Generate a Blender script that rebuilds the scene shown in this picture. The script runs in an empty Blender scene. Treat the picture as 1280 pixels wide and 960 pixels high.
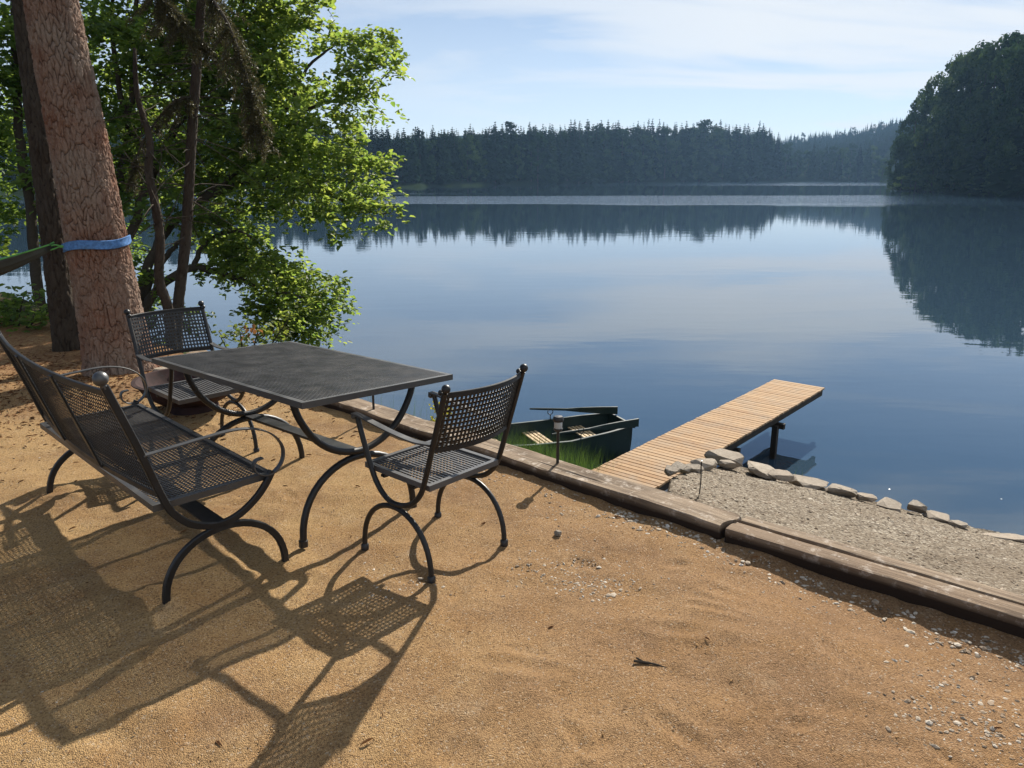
import bpy, bmesh, math, random
import numpy as np
from mathutils import Vector, Matrix
C = bpy.context
SC = C.scene
COL = SC.collection
rng = np.random.default_rng(7)
random.seed(7)
R = math.radians

# ------------------------------------------------------------------ camera, sky, sun, exposure
H = 1.70
PITCH = math.atan(261 / 967)
cam = bpy.data.cameras.new('camera')
cam.sensor_width = 36
cam.lens = 967 * 36 / 1280
cam.clip_start = .05
cam.clip_end = 9000
camo = bpy.data.objects.new('camera', cam)
COL.objects.link(camo)
camo.location = (0, 0, H)
camo.rotation_euler = (R(90) - PITCH, 0, 0)
SC.camera = camo

SUN_EL, SUN_AZ = 32.0, 24.0            # azimuth clockwise from +Y
wd = bpy.data.worlds.new('World')
SC.world = wd
wd.use_nodes = True
wn, wl = wd.node_tree.nodes, wd.node_tree.links
bg = wn['Background']
sky = wn.new('ShaderNodeTexSky')
sky.sky_type = 'NISHITA'
sky.sun_disc = False
sky.sun_elevation = R(SUN_EL)
sky.sun_rotation = R(SUN_AZ)
sky.air_density = 0.7
sky.dust_density = 0.0
sky.ozone_density = 1.6
bg.inputs['Strength'].default_value = 0.056
tc = wn.new('ShaderNodeTexCoord')
sep = wn.new('ShaderNodeSeparateXYZ')
wl.new(tc.outputs['Generated'], sep.inputs[0])


def wmath(op, a, b=None, c=None, clamp=False):
    n = wn.new('ShaderNodeMath')
    n.operation = op
    n.use_clamp = clamp
    for i, v in enumerate((a, b, c)):
        if v is None:
            continue
        if isinstance(v, (int, float)):
            n.inputs[i].default_value = v
        else:
            wl.new(v, n.inputs[i])
    return n.outputs[0]


zz = wmath('ADD', wmath('MAXIMUM', sep.outputs[2], 0.0), 0.12)
cu = wmath('DIVIDE', sep.outputs[0], zz)
cv = wmath('DIVIDE', sep.outputs[1], zz)
cmb = wn.new('ShaderNodeCombineXYZ')
wl.new(cu, cmb.inputs[0])
wl.new(cv, cmb.inputs[1])
cn = wn.new('ShaderNodeTexNoise')            # thin, wind-drawn cirrus
cn.inputs['Scale'].default_value = 0.8
cn.inputs['Detail'].default_value = 7
cn.inputs['Roughness'].default_value = .55
cn.inputs['Distortion'].default_value = .5
mp = wn.new('ShaderNodeMapping')
mp.inputs['Location'].default_value = (3.3, 1.7, 0)
mp.inputs['Rotation'].default_value = (0, 0, R(18))
mp.inputs['Scale'].default_value = (.55, 1.25, 1)
wl.new(cmb.outputs[0], mp.inputs[0])
wl.new(mp.outputs[0], cn.inputs[0])
mr = wn.new('ShaderNodeMapRange')
mr.interpolation_type = 'SMOOTHSTEP'
mr.inputs[1].default_value = .33
mr.inputs[2].default_value = .58
wl.new(cn.outputs[0], mr.inputs[0])
# the veil thickens towards the right of the view
veil = wmath('MULTIPLY_ADD', sep.outputs[0], 1.0, .74, True)
cf = wmath('MULTIPLY', mr.outputs[0], veil)
low = wmath('SUBTRACT', 1.0, wmath('MULTIPLY', sep.outputs[2], 3.2), None, True)
cf = wmath('MAXIMUM', cf, wmath('MULTIPLY', low, .72))
# one small cumulus high over the lake
pn = wn.new('ShaderNodeTexNoise')
pn.inputs['Scale'].default_value = 26
pn.inputs['Detail'].default_value = 4
wl.new(tc.outputs['Generated'], pn.inputs[0])
vd = wn.new('ShaderNodeVectorMath')
vd.operation = 'SUBTRACT'
wl.new(tc.outputs['Generated'], vd.inputs[0])
vd.inputs[1].default_value = (-.049, .976, .214)
vs = wn.new('ShaderNodeVectorMath')
vs.operation = 'MULTIPLY'
wl.new(vd.outputs[0], vs.inputs[0])
vs.inputs[1].default_value = (1, 1, 2.2)
vl = wn.new('ShaderNodeVectorMath')
vl.operation = 'LENGTH'
wl.new(vs.outputs[0], vl.inputs[0])
pf = wmath('SUBTRACT', wmath('MULTIPLY', pn.outputs[0], .07), wmath('SUBTRACT', vl.outputs[1], .0))
pf = wmath('MULTIPLY', pf, 40.0, None, True)
cf = wmath('MAXIMUM', cf, wmath('MULTIPLY', pf, .85))
cmix = wn.new('ShaderNodeMix')
cmix.data_type = 'RGBA'
wl.new(cf, cmix.inputs['Factor'])
wl.new(sky.outputs[0], cmix.inputs[6])
cmix.inputs[7].default_value = (8.8, 9.2, 9.6, 1)
wl.new(cmix.outputs[2], bg.inputs['Color'])

sl = bpy.data.lights.new('sun', 'SUN')
sl.energy = 5.0
sl.angle = R(.55)
sl.color = (1, .93, .82)
so = bpy.data.objects.new('sun', sl)
COL.objects.link(so)
sdir = Vector((math.sin(R(SUN_AZ)) * math.cos(R(SUN_EL)), math.cos(R(SUN_AZ)) * math.cos(R(SUN_EL)), math.sin(R(SUN_EL))))
so.rotation_euler = (-sdir).to_track_quat('-Z', 'Y').to_euler()
so.location = (5, 12, 30)
SC.view_settings.view_transform = 'Standard'
SC.view_settings.look = 'None'
SC.view_settings.exposure = 0.78
SC.view_settings.gamma = 1
SC.cycles.use_denoising = True
SC.cycles.max_bounces = 7
SC.cycles.transparent_max_bounces = 8
SC.cycles.volume_bounces = 0
SC.cycles.sample_clamp_indirect = 6
SC.cycles.caustics_reflective = False
SC.cycles.caustics_refractive = False

# ------------------------------------------------------------------ helpers


class MB:
    def __init__(s):
        s.v, s.f, s.n = [], [], 0

    def add(s, v, f):
        v = np.asarray(v, float).reshape(-1, 3)
        s.v.append(v)
        n = s.n
        s.f.extend([tuple(i + n for i in q) for q in f])
        s.n += len(v)

    def box(s, c, size, rot=None):
        hx, hy, hz = [q / 2 for q in size]
        p = np.array([(x, y, z) for z in (-hz, hz) for y in (-hy, hy) for x in (-hx, hx)])
        if rot is not None:
            p = p @ np.array(rot).T
        s.add(p + np.array(c), [(0, 2, 3, 1), (4, 5, 7, 6), (0, 1, 5, 4), (2, 6, 7, 3), (0, 4, 6, 2), (1, 3, 7, 5)])

    def tube(s, pts, rad, n=10, ref=None, wh=None, cap=True, ph=0.0):
        """sweep along pts; rad a number or one per point; wh=(w along ref, h) makes a flat bar"""
        pts = np.asarray(pts, float)
        m = len(pts)
        rad = np.full(m, rad) if np.isscalar(rad) else np.asarray(rad, float)
        T = np.gradient(pts, axis=0)
        T /= np.linalg.norm(T, axis=1)[:, None] + 1e-12
        if ref is None:
            ref = np.array([1, 0, 0.]) if abs(T[0][0]) < .8 else np.array([0, 0, 1.])
            r = ref - T[0] * (ref @ T[0])
            A = []
            for t in T:
                r = r - t * (r @ t)
                r /= np.linalg.norm(r) + 1e-12
                A.append(r)
            A = np.array(A)
        else:
            ref = np.asarray(ref, float)
            A = ref[None] - T * (T @ ref)[:, None]
            A /= np.linalg.norm(A, axis=1)[:, None] + 1e-12
        B = np.cross(T, A)
        if wh:
            w, h = wh[0] / 2, wh[1] / 2
            b = min(w, h) * .35
            cs = [(w, h - b), (w - b, h), (-w + b, h), (-w, h - b), (-w, -h + b), (-w + b, -h), (w - b, -h), (w, -h + b)]
            n = 8
            ring = pts[:, None] + sum(np.array([q[k] for q in cs])[None, :, None] * (A, B)[k][:, None] for k in (0, 1)) * 1.0
        else:
            a = np.arange(n) / n * 2 * np.pi + ph
            ring = pts[:, None] + rad[:, None, None] * (np.cos(a)[None, :, None] * A[:, None] + np.sin(a)[None, :, None] * B[:, None])
        f = [(i * n + j, i * n + (j + 1) % n, (i + 1) * n + (j + 1) % n, (i + 1) * n + j) for i in range(m - 1) for j in range(n)]
        if cap:
            f.append(tuple(range(n - 1, -1, -1)))
            f.append(tuple((m - 1) * n + j for j in range(n)))
        s.add(ring.reshape(-1, 3), f)

    def ball(s, c, r, nu=12, nv=8, sc=(1, 1, 1)):
        v = [(0, 0, -1)]
        for i in range(1, nv):
            a = -np.pi / 2 + np.pi * i / nv
            v += [(np.cos(a) * np.cos(2 * np.pi * j / nu), np.cos(a) * np.sin(2 * np.pi * j / nu), np.sin(a)) for j in range(nu)]
        v.append((0, 0, 1))
        f = [(0, 1 + (j + 1) % nu, 1 + j) for j in range(nu)]
        for i in range(nv - 2):
            o = 1 + i * nu
            f += [(o + j, o + (j + 1) % nu, o + nu + (j + 1) % nu, o + nu + j) for j in range(nu)]
        o = 1 + (nv - 2) * nu
        f += [(o + j, o + (j + 1) % nu, len(v) - 1) for j in range(nu)]
        s.add(np.array(v) * r * np.array(sc) + np.array(c), f)

    def lathe(s, prof, c=(0, 0, 0), n=32):
        v = [(r * math.cos(2 * math.pi * j / n), r * math.sin(2 * math.pi * j / n), z) for r, z in prof for j in range(n)]
        f = [(i * n + j, i * n + (j + 1) % n, (i + 1) * n + (j + 1) % n, (i + 1) * n + j) for i in range(len(prof) - 1) for j in range(n)]
        s.add(np.array(v) + np.array(c), f)

    def build(s, name, m, parent=None, smooth=True, angle=40):
        me = bpy.data.meshes.new(name)
        v = np.concatenate(s.v) if s.v else np.zeros((0, 3))
        ls = np.fromiter((len(q) for q in s.f), np.int32, len(s.f))
        li = np.fromiter((i for q in s.f for i in q), np.int32, int(ls.sum()))
        return mesh_obj(name, v, li, ls, m, parent, smooth, angle)


def mesh_obj(name, v, li, ls, m, parent=None, smooth=True, angle=None, attr=None):
    me = bpy.data.meshes.new(name)
    me.vertices.add(len(v))
    me.vertices.foreach_set('co', np.asarray(v, np.float32).ravel())
    me.loops.add(len(li))
    me.loops.foreach_set('vertex_index', np.asarray(li, np.int32))
    me.polygons.add(len(ls))
    st = np.concatenate([[0], np.cumsum(ls)[:-1]]).astype(np.int32)
    me.polygons.foreach_set('loop_start', st)
    me.polygons.foreach_set('loop_total', np.asarray(ls, np.int32))
    me.polygons.foreach_set('use_smooth', np.full(len(ls), bool(smooth)))
    me.update(calc_edges=True)
    me.validate()
    if smooth and angle:
        me.set_sharp_from_angle(angle=R(angle))
    if attr is not None:
        a = me.attributes.new('tint', 'FLOAT', 'POINT')
        a.data.foreach_set('value', np.asarray(attr, np.float32))
    me.materials.append(m)
    o = bpy.data.objects.new(name, me)
    COL.objects.link(o)
    if parent is not None:
        o.parent = parent
    return o


def grid_obj(name, X, Y, Z, m, parent=None, attr=None):
    a, b = X.shape
    v = np.stack([X, Y, Z], -1).reshape(-1, 3)
    i = np.arange(a * b).reshape(a, b)
    q = np.stack([i[:-1, :-1], i[1:, :-1], i[1:, 1:], i[:-1, 1:]], -1).reshape(-1, 4)
    # upward faces
    p = v[q[0]]
    if np.cross(p[1] - p[0], p[2] - p[0])[2] < 0:
        q = q[:, ::-1]
    return mesh_obj(name, v, q.ravel(), np.full(len(q), 4), m, parent, True, None, attr)


def tag(o, label=None, cat=None, group=None, kind=None):
    if label:
        o['label'] = label
    if cat:
        o['category'] = cat
    if group:
        o['group'] = group
    if kind:
        o['kind'] = kind
    return o


def empty(name, loc=(0, 0, 0), rz=0, label=None, cat=None, group=None):
    o = bpy.data.objects.new(name, None)
    COL.objects.link(o)
    o.location = loc
    o.rotation_euler = (0, 0, rz)
    o.empty_display_size = .1
    return tag(o, label, cat, group)


def copy_tree(o, parent=None):
    c = o.copy()
    COL.objects.link(c)
    if parent is not None:
        c.parent = parent
    for ch in [q for q in o.children]:
        copy_tree(ch, c)
    return c


def cr(pts, n=8):
    """Catmull-Rom through pts"""
    p = np.asarray(pts, float)
    p = np.vstack([2 * p[0] - p[1], p, 2 * p[-1] - p[-2]])
    out = []
    for i in range(1, len(p) - 2):
        for t in np.arange(n) / n:
            out.append(.5 * (2 * p[i] + (p[i + 1] - p[i - 1]) * t + (2 * p[i - 1] - 5 * p[i] + 4 * p[i + 1] - p[i + 2]) * t * t
                             + (-p[i - 1] + 3 * p[i] - 3 * p[i + 1] + p[i + 2]) * t ** 3))
    out.append(p[-2])
    return np.array(out)


def vnoise(X, Y, seed=0):
    """smooth 2-D value noise, about -1..1"""
    r = np.random.default_rng(seed).random((256, 256)) * 2 - 1
    xi, yi = np.floor(X).astype(int), np.floor(Y).astype(int)
    fx, fy = X - xi, Y - yi
    fx, fy = fx * fx * (3 - 2 * fx), fy * fy * (3 - 2 * fy)
    g = lambda a, b: r[a & 255, b & 255]
    return (g(xi, yi) * (1 - fx) + g(xi + 1, yi) * fx) * (1 - fy) + (g(xi, yi + 1) * (1 - fx) + g(xi + 1, yi + 1) * fx) * fy


def fbm(X, Y, o=4, seed=0):
    return sum(vnoise(X * 2 ** k + 17 * k, Y * 2 ** k - 9 * k, seed + k) / 2 ** k for k in range(o))


def pix(x, y, D):
    """point on the sight line of photo pixel (x, y) at world distance Y = D: used to read limb positions off the photo"""
    u, v = (x - 640) / 967, (480 - y) / 967
    d = np.array([u, math.cos(PITCH) + v * math.sin(PITCH), -math.sin(PITCH) + v * math.cos(PITCH)])
    return np.array([0, 0, H]) + d * (D / d[1])


def onz(x, y, z):
    u, v = (x - 640) / 967, (480 - y) / 967
    d = np.array([u, math.cos(PITCH) + v * math.sin(PITCH), -math.sin(PITCH) + v * math.cos(PITCH)])
    return np.array([0, 0, H]) + d * ((z - H) / d[2])


# ------------------------------------------------------------------ materials
def mat(name):
    m = bpy.data.materials.new(name)
    m.use_nodes = True
    return m, m.node_tree.nodes, m.node_tree.links, m.node_tree.nodes['Principled BSDF']


class NT:
    """terse node builder"""

    def __init__(s, name):
        s.m, s.n, s.l, s.p = mat(name)
        s.co = s.n.new('ShaderNodeTexCoord').outputs['Object']

    def put(s, sock, v):
        if isinstance(v, (int, float)):
            sock.default_value = v
        elif isinstance(v, tuple):
            sock.default_value = v if len(v) == len(sock.default_value) else (*v, 1)
        else:
            s.l.new(v, sock)

    def noise(s, scale, detail=4, rough=.55, co=None, dist=0.0):
        n = s.n.new('ShaderNodeTexNoise')
        s.put(n.inputs['Scale'], scale)
        s.put(n.inputs['Detail'], detail)
        s.put(n.inputs['Roughness'], rough)
        s.put(n.inputs['Distortion'], dist)
        s.l.new(s.co if co is None else co, n.inputs['Vector'])
        return n.outputs[0]

    def vor(s, scale, feat='F1', co=None, out=0):
        n = s.n.new('ShaderNodeTexVoronoi')
        n.feature = feat
        s.put(n.inputs['Scale'], scale)
        s.l.new(s.co if co is None else co, n.inputs['Vector'])
        return n.outputs[out]

    def map(s, scale=(1, 1, 1), rot=(0, 0, 0), loc=(0, 0, 0), co=None):
        n = s.n.new('ShaderNodeMapping')
        n.inputs['Scale'].default_value = scale
        n.inputs['Rotation'].default_value = rot
        n.inputs['Location'].default_value = loc
        s.l.new(s.co if co is None else co, n.inputs[0])
        return n.outputs[0]

    def rng(s, v, a, b, c=0.0, d=1.0, smooth=False):
        n = s.n.new('ShaderNodeMapRange')
        if smooth:
            n.interpolation_type = 'SMOOTHSTEP'
        for i, q in enumerate((v, a, b, c, d)):
            s.put(n.inputs[i], q)
        return n.outputs[0]

    def math(s, op, a, b=0.0, clamp=False):
        n = s.n.new('ShaderNodeMath')
        n.operation = op
        n.use_clamp = clamp
        s.put(n.inputs[0], a)
        s.put(n.inputs[1], b)
        return n.outputs[0]

    def mix(s, f, a, b):
        n = s.n.new('ShaderNodeMix')
        n.data_type = 'RGBA'
        s.put(n.inputs['Factor'], f)
        s.put(n.inputs[6], a)
        s.put(n.inputs[7], b)
        return n.outputs[2]

    def ramp(s, f, stops):
        n = s.n.new('ShaderNodeValToRGB')
        e = n.color_ramp.elements
        while len(e) < len(stops):
            e.new(.5)
        for q, (t, c) in zip(e, stops):
            q.position = t
            q.color = (*c, 1)
        s.put(n.inputs[0], f)
        return n.outputs[0]

    def bump(s, h, strength=.5, dist=.01, normal=None):
        n = s.n.new('ShaderNodeBump')
        s.put(n.inputs['Strength'], strength)
        s.put(n.inputs['Distance'], dist)
        s.put(n.inputs['Height'], h)
        if normal is not None:
            s.l.new(normal, n.inputs['Normal'])
        s.l.new(n.outputs[0], s.p.inputs['Normal'])
        return n.outputs[0]

    def attr(s, name):
        n = s.n.new('ShaderNodeAttribute')
        n.attribute_name = name
        return n.outputs['Fac']

    def rand(s):
        return s.n.new('ShaderNodeObjectInfo').outputs['Random']

    def end(s, color=None, rough=None, spec=None):
        if color is not None:
            s.put(s.p.inputs['Base Color'], color)
        if rough is not None:
            s.put(s.p.inputs['Roughness'], rough)
        if spec is not None:
            s.put(s.p.inputs['Specular IOR Level'], spec)
        return s.m


def m_iron(name, base=(.011, .012, .014), dust=.085):
    t = NT(name)
    n1 = t.noise(9, 5, .6)
    n2 = t.noise(140, 3)
    dirt = t.rng(n1, .52, .72)
    col = t.mix(t.math('MULTIPLY', dirt, .28), base, (dust, dust * .86, dust * .7))
    t.bump(n2, .18, .002)
    return t.end(col, t.rng(n1, .3, .7, .36, .58), .5)


M_IRON = m_iron('black painted iron', (.007, .008, .010), .05)
M_IRON2 = m_iron('weathered black iron', (.036, .037, .039), .07)
M_IRON3 = m_iron('dusty seat iron', (.085, .085, .088), .11)
M_IRON2.node_tree.nodes['Principled BSDF'].inputs['Specular IOR Level'].default_value = 1.0


def m_sand():
    t = NT('decomposed granite sand')
    big = t.noise(.55, 4)
    mid = t.noise(5, 5, .6)
    fine = t.noise(110, 5, .75)
    gr = t.vor(260)
    sx = t.n.new('ShaderNodeSeparateXYZ')
    t.l.new(t.co, sx.inputs[0])
    side = t.rng(t.math('ADD', sx.outputs[0], t.math('MULTIPLY', t.math('SUBTRACT', big, .5), 4.0)), -1.4, 1.0)
    c = t.mix(side, (.47, .305, .14), (.355, .212, .108))
    c = t.mix(t.rng(t.noise(1.7, 5, .6), .46, .66, 0, .75), c, (.25, .145, .075))
    c = t.mix(t.rng(t.noise(3.1, 6, .7), .58, .72, 0, .5), c, (.47, .36, .23))
    c = t.mix(t.rng(mid, .45, .75, 0, .65), c, (.34, .185, .07))
    c = t.mix(t.rng(fine, .49, .66, 0, .95), c, (.15, .088, .045))
    c = t.mix(t.rng(fine, .30, .44, .45, 0), c, (.62, .45, .26))
    sp = t.vor(170, out=1)
    sepn = t.n.new('ShaderNodeSeparateColor')
    t.l.new(sp, sepn.inputs[0])
    c = t.mix(t.rng(sepn.outputs[0], .94, .97, 0, .45), c, (.56, .46, .34))
    c = t.mix(t.rng(sepn.outputs[1], .93, .96, 0, .6), c, (.12, .07, .04))
    # reddish needle litter under the trees
    lit = t.attr('tint')
    ln = t.noise(26, 5, .7)
    c = t.mix(t.math('MULTIPLY', lit, t.rng(ln, .38, .62)), c, (.20, .085, .04))
    t.bump(t.math('ADD', t.math('MULTIPLY', fine, 1.0), t.math('MULTIPLY', gr, -.8)), 1.0, .007)
    return t.end(c, .92, .12)


M_SAND = m_sand()


def m_gravel():
    t = NT('grey beige grit')
    big = t.noise(1.4, 4)
    v = t.vor(85, out=1)
    s = t.n.new('ShaderNodeSeparateColor')
    t.l.new(v, s.inputs[0])
    f = t.noise(60, 4, .7)
    c = t.ramp(s.outputs[0], [(0, (.075, .06, .045)), (.45, (.18, .145, .105)), (.8, (.26, .22, .165)), (1, (.40, .355, .29))])
    c = t.mix(t.rng(big, .4, .7, 0, .6), c, (.13, .095, .062))
    c = t.mix(t.rng(f, .55, .75, 0, .6), c, (.12, .09, .06))
    t.bump(t.math('ADD', t.vor(85), f), .7, .008)
    return t.end(c, .93, .15)


M_GRAVEL = m_gravel()


def m_soil():
    t = NT('bank soil')
    a = t.noise(2.2, 5)
    c = t.mix(t.rng(a, .4, .6), (.05, .036, .02), (.035, .05, .015))
    c = t.mix(t.rng(t.noise(30, 4), .5, .7, 0, .6), c, (.10, .075, .04))
    t.bump(t.noise(25, 5, .7), .8, .03)
    return t.end(c, .95, .1)


M_SOIL = m_soil()


def m_terrain():
    t = NT('forest floor')
    c = t.mix(t.noise(.05, 5), (.012, .022, .010), (.022, .03, .012))
    return t.end(c, 1.0, .0)


M_TERR = m_terrain()


def m_water():
    t = NT('lake water')
    s = t.n.new('ShaderNodeSeparateXYZ')
    t.l.new(t.co, s.inputs[0])
    wob = t.noise(1, 5, .6, t.map((.012, .05, 1)))
    wob2 = t.noise(1, 4, .6, t.map((.004, .02, 1), loc=(7, 3, 0)))
    yy = t.math('ADD', s.outputs[1], t.math('MULTIPLY', t.math('SUBTRACT', wob2, .5), 70))
    yy = t.math('ADD', yy, t.math('MULTIPLY', t.math('SUBTRACT', wob, .5), 26))
    b1 = t.math('MULTIPLY', t.rng(yy, 116, 124, 0, 1, True), t.rng(yy, 168, 184, 1, 0, True))
    b2 = t.math('MULTIPLY', t.rng(yy, 330, 360, 0, 1, True), t.rng(s.outputs[0], 0, 120, 0, 1, True))
    b3 = t.math('MULTIPLY', t.rng(yy, 196, 200, 0, 1, True), t.rng(yy, 204, 212, 1, 0, True))
    b3 = t.math('MULTIPLY', b3, t.rng(s.outputs[0], 5, -40, 0, .7, True))
    band = t.math('MAXIMUM', t.math('MAXIMUM', b1, b2), b3)
    # wind ripples inside the bands, a nearly still surface elsewhere
    rip = t.noise(1, 3, .6, t.map((.55, 1.6, 1)))
    still = t.noise(1, 2, .5, t.map((.35, 1.1, 1), rot=(0, 0, .2)))
    fine = t.noise(1, 2, .5, t.map((2.2, 5.5, 1), rot=(0, 0, -.3)))
    h = t.math('ADD', t.math('MULTIPLY', rip, t.math('MULTIPLY', band, .16)),
               t.math('ADD', t.math('MULTIPLY', still, .0034), t.math('MULTIPLY', fine, .0005)))
    t.bump(h, 1.0, 1.0)
    # floating specks of pollen
    pv = t.vor(2.1, out=0)
    pm = t.math('MULTIPLY', t.rng(pv, .03, .02, 0, 1), t.rng(t.noise(.25, 3), .56, .62, 0, .6))
    pm = t.math('MULTIPLY', pm, t.rng(s.outputs[1], 24, 14, 0, 1))
    c = t.mix(pm, (.030, .058, .090), (.4, .4, .36))
    t.put(t.p.inputs['IOR'], 1.8)
    return t.end(c, t.math('MULTIPLY', pm, .5), .5)


M_WATER = m_water()


def m_wood(name, a, b, scale=(30, 2, 30), rough=.8, crack=.5, along='y'):
    t = NT(name)
    if along == 'x':
        scale = (scale[1], scale[0], scale[2])
    g = t.noise(1, 6, .65, t.map(scale), .6)
    g2 = t.noise(1, 4, .6, t.map(tuple(q * .2 for q in scale)))
    c = t.mix(t.rng(g, .35, .65), a, b)
    c = t.mix(t.rng(g2, .5, .7, 0, .5), c, tuple(q * .6 for q in a))
    c = t.mix(t.rng(g, .62, .75, 0, crack), c, tuple(q * .22 for q in a))
    t.bump(g, .55, .006)
    return t.end(c, rough, .25)


def m_timber(name, a, b, side):
    t = NT(name)
    g = t.noise(1, 7, .68, t.map((1.5, 36, 36)), .8)
    g2 = t.noise(1, 5, .6, t.map((1.1, 6, 6)))
    ck = t.noise(1, 3, .5, t.map((.9, 22, 5), loc=(3, 1, 0)), .4)
    c = t.mix(t.rng(g, .35, .65), a, b)
    c = t.mix(t.rng(g2, .48, .66, 0, .75), c, tuple(q * .5 for q in a))
    c = t.mix(t.rng(t.noise(13, 5, .7), .54, .66, 0, .8), c, (.50, .43, .36))
    c = t.mix(t.rng(g, .60, .72, 0, .8), c, tuple(q * .2 for q in a))
    c = t.mix(t.rng(ck, .655, .675, 0, .95), c, (.02, .014, .010))
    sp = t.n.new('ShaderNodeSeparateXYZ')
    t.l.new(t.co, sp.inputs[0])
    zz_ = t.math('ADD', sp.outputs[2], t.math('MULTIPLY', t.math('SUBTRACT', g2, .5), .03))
    c = t.mix(t.rng(zz_, -.012, -.040), c, side)        # the flank's shade is painted in as a dark tone over damp wood
    t.bump(t.math('SUBTRACT', g, t.math('MULTIPLY', t.rng(ck, .64, .68), 1.5)), .8, .010)
    return t.end(c, .9, .2)


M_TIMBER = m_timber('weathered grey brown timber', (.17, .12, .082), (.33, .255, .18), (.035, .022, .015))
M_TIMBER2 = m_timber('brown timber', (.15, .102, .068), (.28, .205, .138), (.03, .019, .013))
M_POST = m_wood('dark wet post', (.022, .018, .015), (.045, .036, .028), (25, 25, 2), .7, .6)


def m_deck():
    t = NT('larch decking')
    r = t.attr('tint')
    g = t.noise(1, 5, .6, t.map((3, 45, 45)))
    c = t.mix(r, (.36, .225, .125), (.50, .345, .205))
    c = t.mix(t.rng(g, .5, .75, 0, .55), c, (.27, .155, .08))
    c = t.mix(t.rng(t.noise(2.6, 5, .65), .45, .68, 0, .55), c, (.33, .275, .215))
    c = t.mix(t.rng(t.noise(9, 4, .6), .60, .72, 0, .45), c, (.16, .105, .065))
    t.bump(g, .35, .003)
    return t.end(c, .85, .12)


M_DECK = m_deck()
M_SLAT = m_wood('pale pine slats', (.50, .36, .20), (.62, .47, .29), (4, 50, 50), .6, .2)


def m_hull():
    t = NT('dark green boat paint')
    n = t.noise(6, 5, .6)
    c = t.mix(t.rng(n, .4, .7), (.006, .021, .019), (.010, .029, .027))
    c = t.mix(t.rng(t.noise(14, 4), .6, .75, 0, .4), c, (.04, .05, .04))
    return t.end(c, t.rng(n, .3, .7, .35, .6), .5)


M_HULL = m_hull()


def m_bark(name, red, grey, dark, sc=1.0):
    t = NT(name)
    crack = t.attr('tint')          # 0 in the furrows, 1 on the plates
    n = t.noise(14 * sc, 5, .65, t.map((1, 1, .35)))
    n2 = t.noise(1.3, 3)
    fl = t.noise(60 * sc, 4, .7, t.map((1, 1, .3)))
    c = t.mix(t.rng(n2, .34, .58), red, grey)
    c = t.mix(t.rng(n, .45, .7, 0, .7), c, tuple(q * .55 for q in red))
    c = t.mix(t.rng(fl, .5, .72, 0, .45), c, tuple(min(1, q * 1.5) for q in grey))
    c = t.mix(t.rng(crack, .0, .38, .9, 0), c, dark)
    c = t.mix(t.rng(crack, .55, 1.0, 0, .55), c, grey)
    t.bump(t.math('ADD', t.math('MULTIPLY', fl, .8), n), .9, .014)
    return t.end(c, .92, .12)


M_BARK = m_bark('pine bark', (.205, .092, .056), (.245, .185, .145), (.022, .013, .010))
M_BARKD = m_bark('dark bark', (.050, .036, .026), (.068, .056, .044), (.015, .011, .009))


def m_twig():
    t = NT('limb bark')
    n = t.noise(30, 4)
    t.bump(n, .5, .01)
    return t.end(t.mix(n, (.032, .026, .02), (.085, .07, .052)), .9, .1)


M_LIMB = m_twig()


def m_leaf(name, a, b, trans=.5, tcol=None):
    m, n, l, p = mat(name)
    t = NT.__new__(NT)
    t.m, t.n, t.l, t.p = m, n, l, p
    t.co = n.new('ShaderNodeTexCoord').outputs['Object']
    r = t.attr('tint')
    c = t.mix(r, a, b)
    l.new(c, p.inputs['Base Color'])
    p.inputs['Roughness'].default_value = .5
    p.inputs['Specular IOR Level'].default_value = .35
    tr = n.new('ShaderNodeBsdfTranslucent')
    l.new(t.mix(r, tcol[0], tcol[1]) if tcol else c, tr.inputs[0])
    mx = n.new('ShaderNodeMixShader')
    mx.inputs[0].default_value = trans
    l.new(p.outputs[0], mx.inputs[1])
    l.new(tr.outputs[0], mx.inputs[2])
    l.new(mx.outputs[0], n['Material Output'].inputs[0])
    return m


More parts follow.
